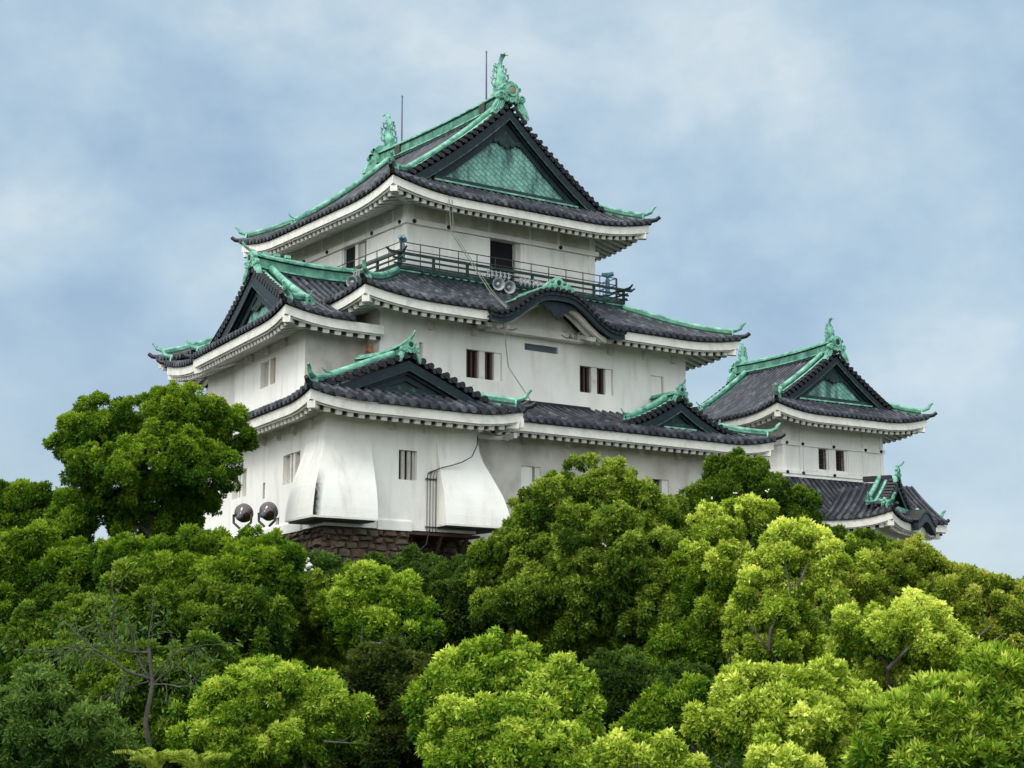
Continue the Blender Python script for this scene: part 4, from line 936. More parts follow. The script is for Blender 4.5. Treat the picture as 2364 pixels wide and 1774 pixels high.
k.build('brace', 'wood', keep)
k = MB(); k.box(L(-2.0, v0+1., 5.50), EX*1.6, EY*1.0, EZ*.05); k.build('floor_underside', 'wood', keep)

# ---- lightning rods, loudspeakers, telescopes, floodlights, cables
def rod(v, ztop, label):
    mb = MB(); c = lambda z: L(W3/2, v, z); z0_ = 25.75
    mb.tube([c(z0_), c(z0_+1.2), c(ztop-.15), c(ztop)], [.045, .035, .028, .008], 6)
    for g_ in (-1, 0, 1): mb.tube([c(ztop-.2), c(ztop-.05)+(EX*.08*g_ if g_ else EY*.08), ], [.015, .006], 4)
    root = mb.build('lightning_rod', 'steel'); tag(root, label, 'lightning rod', 'lightning rods on the top ridge')
    k = MB(); k.box(c(25.72)+EZ*.0, EY*.22, EX*.26, EZ*.22); k.tube([c(25.9), c(26.15)], [.16, .05], 8); k.build('rod_base', 'rail', root)
rod(1.40, 28.55, 'thin grey lightning rod at the front end of the top ridge')
rod(8.74, 28.56, 'thin grey lightning rod at the rear end of the top ridge')
def horn(p, o, label, r=.40):
    o = nrm(V(o)); root = MB(); root.lathe(p, o, [(-.42, .03), (-.34, .08), (-.22, .13), (-.08, .22), (0, r*.86), (.04, r), (.06, r), (.05, r*.93), (-.02, r*.74), (-.10, .17), (-.22, .09), (-.25, 0)], 24)
    ro = root.build('loudspeaker', 'horn', smooth=True); tag(ro, label, 'loudspeaker', 'horn loudspeakers on the balcony edge')
    k = MB(); k.lathe(p, o, [(-.16, 0), (-.16, .07), (-.02, .085), (.0, 0)], 12); k.build('horn_driver', 'horn', ro, True)
    k = MB(); k.lathe(p, o, [(-.60, 0), (-.60, .10), (-.44, .12), (-.38, .05)], 12); k.tube([p-o*.5, p-o*.5+EZ*.45], .03, 6); k.build('mount', 'steel', ro)
horn(L(3.74, -1.42, 16.85), -EY+EX*-.25-EZ*.12, 'grey horn loudspeaker, left one of the front pair below the doorway', .28)
horn(L(4.32, -1.40, 16.79), -EY+EX*-.25-EZ*.12, 'grey horn loudspeaker, right one of the front pair below the doorway', .28)
horn(L(-1.62, 2.42, 16.90), -EX-EY*.35-EZ*.1, 'pale horn loudspeaker left of its twin, beside the green wing ridge', .26)
horn(L(-1.60, 1.80, 16.84), -EX-EY*.9-EZ*.1, 'dark-faced horn loudspeaker turned to the front, nearest the upswept corner ridge', .25)
def bracket_rig(P, e, n, label):
    mb = MB()
    for i in range(n):
        a = P+e*.22*i; mb.tube([a, a+EZ*.35], .025, 5); mb.box(a+EZ*.12, e*.05, EZ*.04, np.cross(e, EZ)*.05); mb.tube([a+EZ*.3, a+e*.12+EZ*.15], .018, 4)
    mb.span(P+EZ*.3-e*.1, P+EZ*.3+e*.22*n, .03, .03); tag(mb.build('mounting_rail', 'horn'), label, 'mounting rail')
bracket_rig(L(3.3, -1.25, 17.12), EX, 6, 'small grey clamp rail over the front loudspeakers on the balcony edge')
bracket_rig(L(5.05, -1.25, 17.0), EX, 5, 'small grey clamp rail left of the wavy gable crest')
bracket_rig(L(-1.45, 1.0, 17.0), EY, 7, 'small grey clamp rail over the left loudspeakers')
def scope(p, d, label):
    mb = MB(); mb.tube([p, p+EZ*.2, p+EZ*.75], [.16, .11, .10], 10); ro = mb.build('coin_telescope', 'blue', smooth=True); tag(ro, label, 'coin telescope', 'coin telescopes on the balcony')
    s_ = nrm(np.cross(d, EZ)); k = MB()
    for g_ in (-1, 1): k.tube([p+EZ*.98-d*.26+s_*.07*g_, p+EZ*.95, p+EZ*1.02+d*.26+s_*.09*g_], [.07, .10, .085], 8)
    k.tube([p+EZ*.75, p+EZ*.95], [.06, .08], 8); k.box(p+EZ*.95, d*.08, s_*.14, EZ*.09); k.build('eyepiece', 'blue', ro, True)
scope(L(W3+.45, -.45, 17.42), nrm(EX-EY*.6), 'blue coin telescope at the right-hand corner of the top balcony'); scope(L(-.5, -.5, 17.42), nrm(-EX-EY), 'blue coin telescope at the near left corner of the top balcony')

def flood(px, py, Y, mast=True):
    c = at(px, py, Y); r = wid(23, Y); aim = nrm(V(.35, 1, .18))
    return c, r, aim
fm = tag(empty('floodlight_mast'), 'slim pole carrying two round brown floodlights in front of the castle', 'floodlight mast')
Yf = 46.; pA_, pB_ = at(524, 1111, Yf), at(577, 1107, Yf); rr_ = wid(20.5, Yf)
base = at(548, 1380, Yf)
k = MB(); k.tube([base-EZ*1.5, V(base[0]-.02, base[1], pA_[2]-.62)], [.07, .045], 8); k.span(V(pA_[0]-.2, Yf, pA_[2]-.62), V(pB_[0]+.2, Yf, pA_[2]-.62), .06, .06); k.build('pole', 'steel', fm)
for i, p in enumerate((pA_, pB_)):
    aim = nrm(V(.34, 1, .50)) if i == 0 else nrm(V(.50, 1, .48))
    k = MB(); r = rr_
    k.lathe(p, aim, [(-r*.62, r*.30), (-r*.5, r*.42), (-r*.30, r*.74), (-r*.05, r*.94), (r*.25, r*1.02), (r*.62, r*.98), (r*.66, r*.93), (r*.5, r*.88), (0, r*.5)], 28); lm = k.build('floodlight', 'brown_gloss', fm, True)
    k = MB(); k.lathe(p, aim, [(-r*1.15, 0), (-r*1.12, r*.26), (-r*.62, r*.33)], 16); k.build('lamp_housing', M['steel'], lm, True)
    s_ = nrm(np.cross(aim, EZ)); k = MB(); k.tube([p-s_*r*1.05, p-s_*r*1.02-EZ*r*.9, p-s_*r*.3-EZ*r*1.5], .035, 6); k.tube([p+s_*r*1.05, p+s_*r*1.02-EZ*r*.9, p+s_*r*.3-EZ*r*1.5], .035, 6); k.build('yoke', 'rail', lm)
def cable(pts, r, label, m='cable', sag=0, sub=10):
    mb = MB(); P = []
    for a, b in zip(pts, pts[1:]):
        for i in range(sub): t = i/sub; P.append(V(a)*(1-t)+V(b)*t-EZ*sag*4*t*(1-t))
    P.append(V(pts[-1])); mb.tube(P, r, 5); return tag(mb.build('cable', m), label, 'cable', 'lightning conductor cables hung down the front')
cable([L(.85, -1.95, 20.0), L(1.0, -1.9, 18.6), L(1.95, -3.4, 15.9), L(1.85, -4.8, 14.9), L(1.7, -4.72, 14.3), L(2.1, -4.5, 12.6), L(2.6, -5.3, 11.2), L(-.12, -7.75, 10.15)], .024, 'long pale cable hanging from the top eave down to the lowest eave')
cable([L(1.0, -1.95, 20.0), L(1.12, -1.9, 18.6), L(2.1, -3.4, 15.9), L(1.95, -4.8, 14.9)], .018, 'short pale cable beside the long one, ending at the middle eave')
mb = MB()
P = [L(-.60, v0-.12, 9.35), L(-.75, v0-.3, 8.95), L(-1.2, v0-.62, 8.45), L(-1.6, v0-.55, 8.22), L(-2.0, v0-.46, 8.08), L(-2.38, v0-.45, 7.98), L(-2.6, v0-.12, 7.86), L(-2.75, v0-.06, 7.75)]; mb.tube(P, .022, 5)
for i in range(4):
    x = -2.82+i*.13; mb.tube([L(-2.5, v0-.12, 7.9), L(x+.05, v0-.05, 7.8), L(x, v0-.05, 7.6), L(x, v0-.05, 5.6)], .016, 4)
mb.tube([L(-2.72, v0-.05, 5.65), L(-3.0, v0-.3, 5.1), L(-3.5, v0-.4, 4.7)], .02, 4)
for z in (7.55, 5.75): mb.span(L(-2.9, v0-.06, z), L(-2.35, v0-.06, z), .04, .05)
tag(mb.build('cable_bundle', 'rail'), 'dark cables that swing across the flared bay and drop down the white wall', 'cable bundle')

# ================================================================== TREES
def leaf_mat(name, dark, mid_, light, trans=.35):
    m = bpy.data.materials.new(name); m.use_nodes = True; t = m.node_tree; t.nodes.clear(); l = t.links.new
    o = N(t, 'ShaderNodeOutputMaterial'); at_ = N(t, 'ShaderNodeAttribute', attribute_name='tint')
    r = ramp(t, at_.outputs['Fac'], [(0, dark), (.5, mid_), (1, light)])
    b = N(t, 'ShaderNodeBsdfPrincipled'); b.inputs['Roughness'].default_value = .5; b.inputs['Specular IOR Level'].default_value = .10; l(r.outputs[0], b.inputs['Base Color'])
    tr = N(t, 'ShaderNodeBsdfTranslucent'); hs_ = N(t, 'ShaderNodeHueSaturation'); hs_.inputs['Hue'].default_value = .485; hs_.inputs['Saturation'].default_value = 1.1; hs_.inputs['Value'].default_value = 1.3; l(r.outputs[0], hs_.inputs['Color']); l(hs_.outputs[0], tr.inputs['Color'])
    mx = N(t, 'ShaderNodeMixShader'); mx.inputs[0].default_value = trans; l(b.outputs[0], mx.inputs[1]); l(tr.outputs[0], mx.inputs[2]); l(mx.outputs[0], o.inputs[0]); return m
LM = {
 'deep': leaf_mat('leaf_deep_green', (.014, .048, .008), (.07, .145, .014), (.23, .33, .04)),
 'maple': leaf_mat('leaf_fresh_green', (.02, .066, .008), (.10, .205, .016), (.31, .43, .045)),
 'olive': leaf_mat('leaf_olive', (.022, .062, .008), (.135, .225, .022), (.41, .50, .085)),
 'yellow': leaf_mat('leaf_yellow_green', (.05, .13, .012), (.33, .46, .045), (.82, .88, .22)),
 'lime': leaf_mat('leaf_bright_green', (.03, .10, .010), (.20, .35, .028), (.62, .72, .13)),
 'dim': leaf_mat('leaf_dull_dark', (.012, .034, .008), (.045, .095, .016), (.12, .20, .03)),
 'brown': leaf_mat('leaf_reddish', (.014, .034, .008), (.045, .072, .013), (.12, .15, .028)),
 'bronze': leaf_mat('leaf_bronze_green', (.045, .09, .010), (.22, .31, .032), (.54, .56, .12)),
 'grey': leaf_mat('leaf_sage', (.022, .06, .014), (.075, .15, .028), (.20, .31, .07)),
}
RG = np.random.default_rng(11)
def unit(n): v = RG.normal(size=(n, 3)); return v/np.linalg.norm(v, axis=1, keepdims=True)
def leaves(name, Cn, Ax, ln, wd, tint, m, parent):
    """Cn base points, Ax axes (unit); diamond leaves folded a little"""
    n = len(Cn); r = unit(n); s = np.cross(Ax, r); s /= np.linalg.norm(s, axis=1, keepdims=True)+1e-9; nn = np.cross(s, Ax)
    ln = np.asarray(ln)[:, None]; wd = np.asarray(wd)[:, None]
    v = np.empty((n, 4, 3), np.float32)
    v[:, 0] = Cn; v[:, 1] = Cn+Ax*ln*.48+s*wd*.5+nn*wd*.12; v[:, 2] = Cn+Ax*ln-nn*ln*.08; v[:, 3] = Cn+Ax*ln*.48-s*wd*.5+nn*wd*.12
    me = bpy.data.meshes.new(name); me.vertices.add(n*4); me.vertices.foreach_set('co', v.ravel()); me.loops.add(n*4)
    me.loops.foreach_set('vertex_index', np.arange(n*4, dtype=np.int32)); me.polygons.add(n); me.polygons.foreach_set('loop_start', np.arange(0, n*4, 4, dtype=np.int32))
    me.update(calc_edges=True); a = me.attributes.new('tint', 'FLOAT', 'FACE'); a.data.foreach_set('value', np.clip(tint, 0, 1).astype(np.float32))
    me.materials.append(m); o = bpy.data.objects.new(name, me); C.objects.link(o); o.parent = parent; return o
def foliage(lobes, dens=1., lsz=.11, asp=.42, clump=.42, tuft=.34, droop=.25, back=.35, gap=.0, up=.35, blur=.33):
    """lobes: (centre, (rx,ry,rz)). three levels: lobes > clumps > tufts > leaves"""
    CN, AX, TI = [], [], []
    lobes = [(V(c), V(r) if hasattr(r, '__len__') else V(r, r, r)) for c, r in lobes]
    # fill the hollows between neighbouring lobes so the crown reads as one mass
    extra = []
    if gap < .1:
        for i, (c, r) in enumerate(lobes):
            for c2, r2 in sorted(lobes[:i]+lobes[i+1:], key=lambda q: np.linalg.norm(q[0]-c))[:2]:
                extra.append(((c+c2)/2+RG.normal(size=3)*.12*r, (r+r2)*.5*RG.uniform(.55, .8)))
    for c, r in lobes+extra:
        rm = (r[0]*r[1]*r[2])**(1/3.)
        cr_ = clump*min(rm, 2.2)**.7; nc = max(5, int(3.9*(rm/cr_)**2*(1-gap)))
        i = np.arange(nc)+.5; ph = np.arccos(1-1.8*i/nc); th = math.pi*(1+5**.5)*i+RG.random()*6
        D = np.stack([np.cos(th)*np.sin(ph), np.sin(th)*np.sin(ph), np.cos(ph)], 1)+RG.normal(size=(nc, 3))*.16
        keep_ = (D[:, 1] < .35) | (RG.random(nc) < back); D = D[keep_]
        for d in D:
            far_ = RG.random() < .10; cc = c+d*(r-cr_*.5)*(RG.uniform(1.18, 1.34) if far_ else RG.uniform(.70, 1.14)); k = cr_*(RG.uniform(.3, .5) if far_ else RG.uniform(.45, 1.2)); hue = RG.normal()*.13
            nt_ = int(20*dens**.3*(k/cr_)**.5); E = unit(nt_)+d*.45+V(0, 0, .30); E /= np.linalg.norm(E, axis=1, keepdims=True)
            tc_ = cc+E*k*RG.uniform(.5, 1.25, size=(nt_, 1)); tr_ = k*tuft*1.05
            m = int(dens*300*tr_*tr_/(lsz*asp*lsz)*.0115*8)+8
            for q, e in zip(tc_, E):
                n = m; F_ = unit(n)+e*.6+V(0, 0, .25); F_ /= np.linalg.norm(F_, axis=1, keepdims=True)
                rad = RG.uniform(0, 1, (n, 1))**blur*RG.uniform(.7, 1.3)
                CN.append(q+F_*tr_*rad); A = F_*.55+unit(n)*.6+V(0, 0, -droop); A[:, 2] += up*.3; AX.append(A/np.linalg.norm(A, axis=1, keepdims=True))
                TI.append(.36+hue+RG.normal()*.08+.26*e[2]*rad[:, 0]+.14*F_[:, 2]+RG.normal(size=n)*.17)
    return np.concatenate(CN), np.concatenate(AX), np.concatenate(TI)
NL = [0]
def limbs(mb, base, tops, r0, fork=.45, wob=.25):
    """trunk with limbs reaching into the crown"""
    f = V(base)+(sum(map(V, tops))/len(tops)-V(base))*fork; f[2] = base[2]+(f[2]-base[2])*1.
    P = [V(base)+(f-base)*t+V(RG.normal()*wob*.3, RG.normal()*wob*.3, 0)*(t*(1-t)*4) for t in np.linspace(0, 1, 6)]; mb.tube(P, list(np.linspace(r0, r0*.62, 6)), 9)
    for q in tops:
        q = V(q); s_ = RG.uniform(0, .25); a = P[-1]-(P[-1]-P[-3])*s_
        Q = [a+(q-a)*t+V(RG.normal()*wob, RG.normal()*wob, .35*np.linalg.norm(q-a)*.4)*(t*(1-t)*1.6) for t in np.linspace(0, 1, 7)]
        mb.tube(Q, list(np.linspace(r0*.5, r0*.08, 7)), 6)
        for _ in range(4):
            j = RG.integers(2, 6); d = unit(1)[0]; d[2] = abs(d[2])*.6; l_ = min(np.linalg.norm(q-a)*.3, .8); b = Q[j]
            mb.tube([b, b+d*l_*.5+V(0, 0, .05), b+d*l_+V(0, 0, .2*l_)], [r0*.16, r0*.1, r0*.03], 5)
LS = .84
FRONT = {}
def tree(name, label, lobes_px, Y, leafm, cat='tree', ground=None, trunk=None, r0=.2, bark='bark', group='trees on the castle hill', tops=None, base_px=None, front=(), **kw):
    """lobes_px: (px, py, rx, ry[, dY]) in photograph pixels; becomes true ellipsoids at distance Y"""
    lobes = []
    for q in lobes_px:
        px, py, rx, ry = q[:4]; y = Y+(q[4] if len(q) > 4 else 0); c = at(px, py, y); a, b = wid(rx, y), wid(ry, y); lobes.append((c, (a, (a+b)/2, b)))
    root = tag(empty(name), label, cat, group)
    kw['lsz'] = kw.get('lsz', .13)*LS; Cn, Ax, Ti = foliage(lobes, **kw); lsz = kw['lsz']; n = len(Cn); NL[0] += n
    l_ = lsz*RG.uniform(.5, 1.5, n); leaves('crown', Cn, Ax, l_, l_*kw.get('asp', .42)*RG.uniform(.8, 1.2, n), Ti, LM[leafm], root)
    cx_ = np.mean([l[0][0] for l in lobes]); cy_ = Y+.3
    bz = hill(cx_, cy_)-.3; base = V(cx_, cy_, bz) if base_px is None else at(*base_px, Y)
    tp = [l[0]+V(0, 0, l[1][2]*.25) for l in lobes] if tops is None else [at(*t, Y) for t in tops]
    if len(tp) < 4: tp = tp+[l[0]+V(RG.uniform(-.6, .6)*l[1][0], RG.uniform(-.3, .3)*l[1][1], RG.uniform(-.2, .6)*l[1][2]) for l in lobes for _ in range(4)]
    k = MB(); limbs(k, base, tp, r0)
    for line in front: Q = [at(x, y, Y-dy)+V(0, .35+RG.normal()*.05, 0) for x, y, dy in line]; k.tube(Q, list(np.linspace(.055, .018, len(Q))), 7)
    k.build('trunk', bark, root, True); return root

# far, beside the castle
tree('broadleaf_tree', 'tall dark green tree against the sky, left of the castle, its forked trunk showing',
     [(330, 925, 120, 72), (235, 950, 95, 55), (455, 940, 85, 62, 1), (400, 900, 70, 45), (190, 985, 55, 35), (330, 1010, 130, 60, -1.5), (440, 1030, 62, 45, -1), (245, 1060, 80, 60, -.5), (330, 1090, 110, 48), (430, 1090, 45, 32), (155, 960, 34, 28), (190, 1110, 70, 55), (290, 1140, 70, 40, .5), (380, 1140, 60, 36, .5)],
     58, 'maple', r0=.22, tops=[(230, 1000), (300, 1010), (360, 960), (430, 1000), (460, 1080), (200, 1080), (270, 930)], base_px=(330, 1260), lsz=.125, dens=1., gap=.11, clump=.38)
tree('broadleaf_tree', 'low rounded green tree at the far left edge, in front of the pale sky', [(70, 1110, 95, 62), (-10, 1140, 90, 70), (140, 1150, 60, 50), (-60, 1200, 90, 90)], 60, 'maple', lsz=.125)
tree('broadleaf_tree', 'dark green tree in front of the right end of the castle, dotted with white blossom', [(1600, 1030, 62, 48), (1560, 1085, 72, 56), (1650, 1095, 66, 56), (1735, 1084, 36, 24), (1600, 1160, 110, 60), (1700, 1160, 70, 50), (1510, 1110, 30, 34)], 62, 'deep', lsz=.125, dens=.9)
tree('broadleaf_tree', 'dark green tree below the gate turret, its crown level with the turret eave', [(1830, 1178, 80, 34), (1750, 1190, 60, 45), (1900, 1200, 60, 30), (1820, 1230, 110, 40)], 66, 'deep', lsz=.125)
# left terraces
tree('maple_tree', 'wide fresh green maple whose layered crown hides the foot of the floodlights', [(410, 1204, 120, 44), (565, 1206, 74, 42), (590, 1240, 60, 45, -1), (300, 1215, 120, 40), (520, 1260, 110, 40, -1), (400, 1265, 110, 40, -1)], 45, 'maple', lsz=.125, asp=.34, clump=.36, droop=.1)
tree('maple_tree', 'fresh green maple filling the left edge below the rounded tree', [(60, 1210, 110, 55), (170, 1240, 100, 50), (20, 1290, 100, 55), (130, 1320, 110, 50), (-40, 1260, 60, 80)], 46, 'maple', lsz=.125, asp=.34, clump=.36, droop=.1)
tree('broadleaf_tree', 'deep green tree in shade below the left maples', [(250, 1350, 140, 75), (420, 1360, 110, 70), (90, 1400, 110, 70), (560, 1350, 60, 60)], 43, 'deep', lsz=.125)
tree('broadleaf_tree', 'olive green tree between the floodlight pole and the yellow-green tree', [(640, 1290, 70, 55), (600, 1370, 75, 65), (690, 1370, 80, 75), (660, 1460, 90, 60)], 47, 'olive', lsz=.115)
tree('broadleaf_tree', 'small yellow-green tree in the middle below the stone base', [(800, 1270, 62, 48), (760, 1320, 70, 50), (860, 1310, 65, 45), (820, 1370, 100, 40)], 45, 'lime', lsz=.115, droop=0, up=.8)
# shrubs on the bank below the stone base
def bush(label, l, Y, m, **kw): return tree('shrub', label, l, Y, m, cat='shrub', group='shrubs under the stone base', r0=.06, **kw)
bush('low dull green shrubs under the left part of the stone base', [(700, 1236, 60, 26), (680, 1268, 60, 34)], 56, 'grey', lsz=.115)
bush('dark green shrub mound under the middle of the stone base', [(850, 1230, 80, 26), (910, 1264, 80, 42), (780, 1275, 80, 28)], 56, 'dim', lsz=.115)
bush('dark green shrub mound left of the big olive tree', [(960, 1300, 90, 60), (1010, 1250, 55, 40), (950, 1370, 100, 70), (1030, 1340, 60, 80)], 54, 'dim', lsz=.115)
# the big olive tree
tree('camphor_tree', 'big domed olive green tree in the middle, directly in front of the castle',
     [(1290, 1060, 90, 62), (1200, 1120, 100, 70), (1370, 1110, 95, 70), (1130, 1200, 80, 60), (1290, 1190, 120, 80, -1.5), (1420, 1200, 90, 80), (1180, 1300, 120, 80, -1), (1340, 1300, 130, 85, -1.5), (1450, 1310, 80, 80), (1220, 1400, 120, 60), (1060, 1230, 50, 45, 1), (1360, 1400, 100, 60)],
     49, 'olive', r0=.35, lsz=.115, dens=1.0, clump=.36, droop=.5)
tree('broadleaf_tree', 'green tree in the shade right of the big olive tree', [(1530, 1300, 80, 80), (1500, 1420, 100, 70), (1570, 1400, 70, 70), (1440, 1440, 90, 50)], 47, 'maple', lsz=.115, droop=.4)
# right hand slope
tree('camphor_tree', 'slender yellow-green tree rising just left of the dark tree with blossom', [(1570, 1130, 52, 42), (1630, 1110, 36, 34), (1545, 1200, 60, 60), (1600, 1260, 70, 60, 0), (1560, 1320, 50, 60)], 46, 'yellow', lsz=.11, gap=.15, clump=.34)
tree('camphor_tree', 'yellow-green tree with dark forked limbs in the right half', [(1720, 1190, 75, 48), (1790, 1220, 75, 60), (1680, 1250, 70, 55), (1740, 1300, 90, 60), (1650, 1340, 85, 65), (1690, 1400, 90, 55)], 44, 'yellow', tops=[(1650, 1330), (1700, 1250), (1740, 1200), (1790, 1260), (1620, 1380), (1730, 1380)], front=[[(1722, 1380, .3), (1716, 1320, 1.0), (1712, 1270, 1.3), (1700, 1215, 1.1)], [(1712, 1290, 1.2), (1735, 1250, 1.2), (1750, 1215, 1.)], [(1700, 1450, .5), (1660, 1400, 1.2), (1618, 1340, 1.3)], [(1665, 1405, 1.2), (1668, 1360, 1.3), (1690, 1320, 1.3)]], lsz=.11, gap=.22, clump=.36)
tree('camphor_tree', 'bronze-green tree under the gate turret', [(1950, 1230, 85, 52), (1880, 1280, 70, 55), (2010, 1290, 80, 60), (1940, 1340, 100, 60)], 46, 'bronze', lsz=.11, gap=.12, clump=.36, tops=[(1900, 1260), (1950, 1230), (2010, 1270), (1960, 1330)], front=[[(1945, 1380, .6), (1938, 1320, 1.2), (1930, 1270, 1.3)], [(1940, 1335, 1.2), (1975, 1300, 1.3), (2000, 1280, 1.2)]])
tree('camphor_tree', 'yellow-green tree in front of the bronze-green one, right of centre', [(1930, 1370, 90, 55, -1), (2010, 1400, 85, 60, -1), (1860, 1400, 80, 60), (1940, 1450, 120, 55)], 41, 'yellow', front=[[(1930, 1500, .8), (1925, 1440, 1.8), (1905, 1400, 2.0), (1890, 1370, 1.9)], [(1925, 1445, 1.9), (1960, 1410, 2.1), (1985, 1385, 2.1)]], lsz=.11, gap=.15, clump=.36)
tree('camphor_tree', 'bronze-tinted tree at the right edge reaching above its neighbours', [(2140, 1290, 75, 52), (2200, 1330, 80, 60), (2110, 1370, 80, 60), (2190, 1420, 90, 60), (2090, 1440, 70, 50)], 44, 'bronze', lsz=.11, gap=.2, clump=.36, tops=[(2100, 1380), (2140, 1290), (2190, 1330), (2180, 1400)], front=[[(2050, 1500, .4), (2085, 1430, 1.2), (2120, 1375, 1.4), (2155, 1350, 1.3)], [(2100, 1405, 1.3), (2140, 1395, 1.4), (2175, 1370, 1.3)]])
tree('camphor_tree', 'far pale tree whose top shows at the extreme right', [(2060, 1270, 60, 34), (2240, 1300, 50, 40)], 58, 'olive', lsz=.125)
# nearest row
tree('broadleaf_tree', 'dark brownish-green tree in the gap between the two bright green trees at the bottom', [(830, 1470, 80, 60), (770, 1530, 80, 70), (880, 1560, 90, 80), (800, 1620, 120, 60)], 40, 'brown', lsz=.12)
tree('maple_tree', 'bright green maple at the bottom left with a sweeping rounded crown', [(620, 1480, 110, 40), (540, 1530, 110, 50), (690, 1540, 90, 50), (600, 1600, 140, 50), (740, 1580, 50, 40), (500, 1620, 110, 60)], 35, 'lime', lsz=.105, asp=.34, clump=.34, droop=.3)
tree('camphor_tree', 'bright green rounded tree at the bottom centre', [(1060, 1430, 75, 52), (1000, 1500, 90, 60), (1130, 1490, 80, 60), (1230, 1500, 50, 60), (1080, 1560, 110, 60, -.8), (1200, 1570, 80, 60), (960, 1570, 60, 60), (1140, 1640, 130, 60, -1), (1010, 1640, 80, 50, -1)], 32, 'lime', r0=.25, lsz=.11, clump=.34, droop=.4)
tree('camphor_tree', 'dark green tree in deep shade behind the bright bottom trees', [(1330, 1500, 80, 70), (1400, 1560, 90, 60), (1480, 1500, 70, 50), (1320, 1600, 70, 50)], 40, 'dim', lsz=.11)
tree('camphor_tree', 'green tree glimpsed low between the bottom centre and bottom right trees', [(1440, 1540, 60, 35), (1530, 1520, 60, 35), (1400, 1590, 70, 30)], 37, 'maple', lsz=.12)
tree('camphor_tree', 'bushy yellow-green tree along the bottom, right of centre', [(1640, 1500, 95, 48), (1740, 1490, 80, 45), (1590, 1570, 100, 55), (1700, 1570, 110, 60, -.8), (1820, 1550, 90, 60), (1780, 1640, 140, 60)], 31, 'yellow', front=[[(1790, 1660, .6), (1800, 1600, 1.1), (1815, 1540, 1.2)], [(1800, 1600, 1.1), (1770, 1560, 1.2)]], lsz=.105, clump=.33)
tree('camphor_tree', 'yellow-green treetop poking up at the bottom edge, right of the bright green tree', [(1390, 1635, 80, 36), (1340, 1660, 60, 36), (1450, 1665, 70, 36)], 25, 'yellow', lsz=.085, clump=.3)
tree('camphor_tree', 'small yellow-green treetop at the bottom edge under the bushy one', [(1670, 1645, 44, 32), (1700, 1680, 70, 40)], 24, 'yellow', lsz=.085, clump=.3)
tree('willow_leaved_tree', 'feathery long-leaved green tree in the bottom right corner', [(2150, 1470, 70, 60), (2060, 1530, 100, 60), (2190, 1560, 90, 80), (1960, 1560, 80, 50), (2100, 1630, 130, 60), (1950, 1650, 90, 50)], 24, 'lime', lsz=.135, asp=.26, clump=.33, droop=.1, up=1., dens=.8)
tree('fern_leaved_shrub', 'soft green shrub in the bottom left corner', [(60, 1540, 100, 60), (160, 1600, 110, 60), (30, 1640, 90, 60), (250, 1650, 100, 40)], 30, 'grey', cat='shrub', group='shrubs at the bottom edge', lsz=.105, asp=.3, droop=.5)
tree('broadleaf_tree', 'shaded green tree behind the half-bare tree at the lower left', [(150, 1470, 120, 70), (330, 1500, 120, 80), (440, 1460, 90, 70), (250, 1590, 140, 60), (410, 1580, 100, 60)], 38, 'deep', lsz=.115)

# half-bare tree with crooked pale branches
bt = tag(empty('half_bare_tree'), 'half-bare tree with crooked pale branches and sparse drooping leaves at the lower left', 'tree', 'trees on the castle hill')
Yb = 31.
k = MB(); lp, la = [], []
def grow(p, d, l_, r, dep):
    if dep == 0 or r < .006: return
    P = [p]; n = 6; q = p; dd = d
    for i in range(n):
        dd = nrm(dd+unit(1)[0]*.22+V(0, 0, .02 if dep > 3 else -.05)); q = q+dd*l_/n; P.append(q)
        if dep <= 3 and RG.random() < .75:
            for _ in range(int(RG.integers(0, 4))): lp.append(q+unit(1)[0]*.10); la.append(nrm(dd*.5+unit(1)[0]*.6+V(0, 0, -.7)))
        if dep > 1 and RG.random() < .55: grow(q, nrm(dd*.7+unit(1)[0]*.8), l_*RG.uniform(.45, .7), r*.5, dep-1)
    k.tube(P, list(np.linspace(r, r*.62, n+1)), 6)
    grow(q, nrm(dd+unit(1)[0]*.35), l_*.75, r*.6, dep-1); grow(q, nrm(dd+unit(1)[0]*.7), l_*.6, r*.5, dep-1)
tb = at(320, 1720, Yb); t1 = at(322, 1400, Yb)
k.tube([tb, tb*.75+t1*.25+V(.05, 0, 0), tb*.5+t1*.5+V(-.06, 0, 0), tb*.25+t1*.75+V(.07, 0, 0), t1], [.055, .05, .045, .04, .03], 9)
for tx, ty, s_, r in ((110, 1440, 1., .05), (-20, 1400, 1.1, .045), (200, 1350, .9, .035), (325, 1300, .9, .035), (450, 1400, .9, .035), (540, 1480, .9, .03), (130, 1570, .8, .03), (430, 1330, .8, .03)):
    st_ = at(322, RG.uniform(1400, 1500), Yb); e_ = at(tx, ty, Yb+RG.uniform(-.8, .6)); dv = e_-st_; grow(st_, nrm(dv+V(0, 0, .3)), np.linalg.norm(dv)*.5, r*.6, 4)
k.build('trunk', 'greybark', bt, True)
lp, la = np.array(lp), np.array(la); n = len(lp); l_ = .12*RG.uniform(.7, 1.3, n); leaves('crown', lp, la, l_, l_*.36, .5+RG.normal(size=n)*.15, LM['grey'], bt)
# bare twig at the bottom
def bare(label, pts, Y, r):
    k = MB(); P = [at(x, y, Y) for x, y in pts]; k.tube(P, list(np.linspace(r, r*.3, len(P))), 6)
    for p in P[1:]:
        for _ in range(3):
            d = unit(1)[0]; d[2] = abs(d[2]); k.tube([p, p+d*.22, p+d*.4+unit(1)[0]*.1], [r*.35, r*.25, r*.08], 4)
    return tag(k.build('dead_branch', 'greybark'), label, 'branch', 'dead branches among the trees')
bare('pale bare branch arching out below the small yellow-green tree', [(900, 1445), (870, 1420), (850, 1400), (820, 1390), (780, 1388)], 42, .05)
bare('pale bare twigs between the maple and the dark reddish tree at the bottom', [(700, 1602), (735, 1604), (770, 1607)], 31, .018)
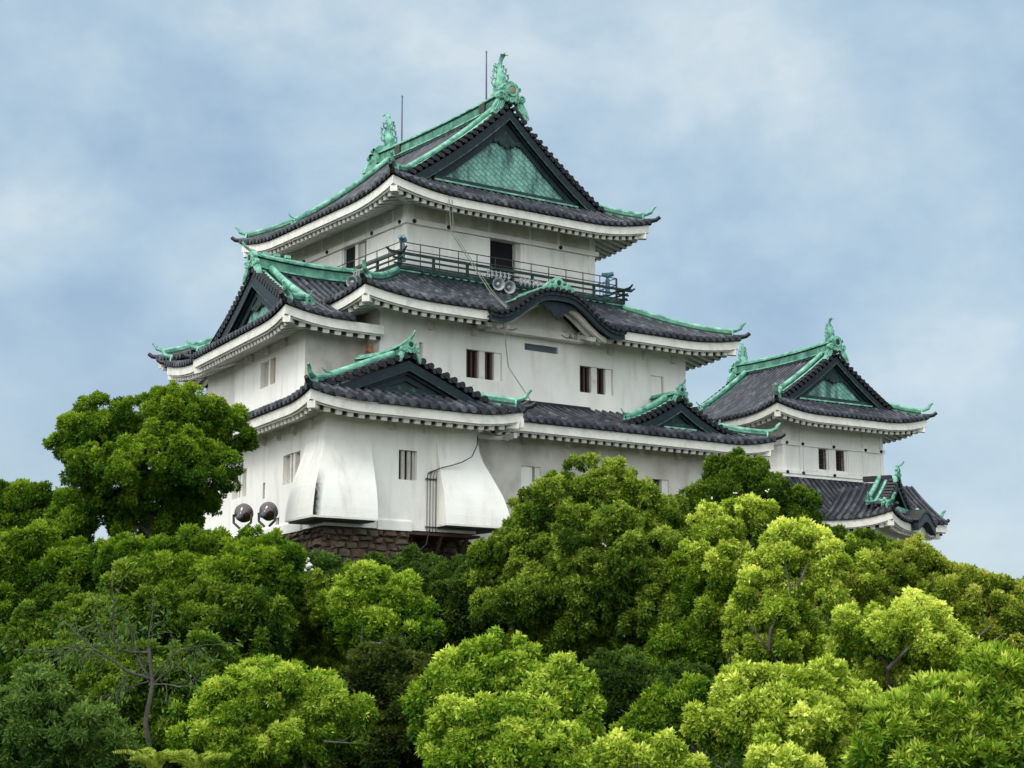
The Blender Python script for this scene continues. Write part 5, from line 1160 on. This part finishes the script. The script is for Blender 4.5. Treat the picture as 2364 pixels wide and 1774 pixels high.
# fern fronds
for i, (x, y, lab) in enumerate(((335, 1636, 'pale green fern at the bottom edge, left of its neighbour'), (425, 1640, 'pale green fern at the bottom edge, right of its neighbour'))):
    CN, AX = [], []
    for j in range(9):
        a0 = at(x, y+25, 22); ang = -1.2+2.4*j/8; d = V(math.sin(ang)*.8, RG.uniform(-.5, .1), 1.0)
        for t in np.linspace(.05, 1, 26):
            fl = (.28, .5, .34, .56, .4, .52, .3, .46, .36)[j]; p = a0+d*fl*t+V(math.sin(ang)*.4, 0, -.62)*fl*t*t; sdv = nrm(np.cross(nrm(d-V(0, 0, .56*t)), V(0, -.4, 1)))
            for g_ in (-1, 1):
                for m_ in range(3): CN.append(p+sdv*g_*.028*m_*(1-t*.8)); AX.append(nrm(sdv*g_+d*.5))
    ro = tag(empty('fern'), lab, 'fern', 'ferns at the bottom edge'); n = len(CN); leaves('frond', np.array(CN), np.array(AX), np.full(n, .06), np.full(n, .02), .85+RG.normal(size=n)*.12, LM['olive'], ro)
# blossom
k = MB()
for _ in range(12):
    x, y = RG.uniform(1500, 1690), RG.uniform(1050, 1210); p = at(x, y, 60.3+RG.uniform(-.2, .4))
    for _ in range(3): c_ = p+unit(1)[0]*.06; k.lathe(c_, unit(1)[0], [(-.02, 0), (-.01, .03), (.02, .03), (.03, 0)], 6)
tag(k.build('blossom', 'blossom'), 'scattered small white blossoms on the dark tree before the castle', 'blossom', kind='stuff')
k = MB()
for _ in range(4): p = at(RG.uniform(655, 690), RG.uniform(1212, 1228), 50.5); [k.lathe(p+unit(1)[0]*.13, unit(1)[0], [(-.03, 0), (-.01, .05), (.02, .05), (.03, 0)], 6) for _q in range(4)]
tag(k.build('blossom', 'blossom'), 'cream flower cluster at the left foot of the stone base', 'blossom', kind='stuff')

# undergrowth covering the bank so no bare soil shows between the crowns
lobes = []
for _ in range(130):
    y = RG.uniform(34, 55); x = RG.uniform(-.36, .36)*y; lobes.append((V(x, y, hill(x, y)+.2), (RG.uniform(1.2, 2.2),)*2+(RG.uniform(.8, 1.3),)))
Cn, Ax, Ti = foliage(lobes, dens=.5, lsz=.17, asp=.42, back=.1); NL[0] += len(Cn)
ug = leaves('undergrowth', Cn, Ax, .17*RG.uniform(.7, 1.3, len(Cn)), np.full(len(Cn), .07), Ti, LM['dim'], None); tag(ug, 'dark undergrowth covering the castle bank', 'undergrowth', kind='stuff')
print('LEAVES', NL[0])
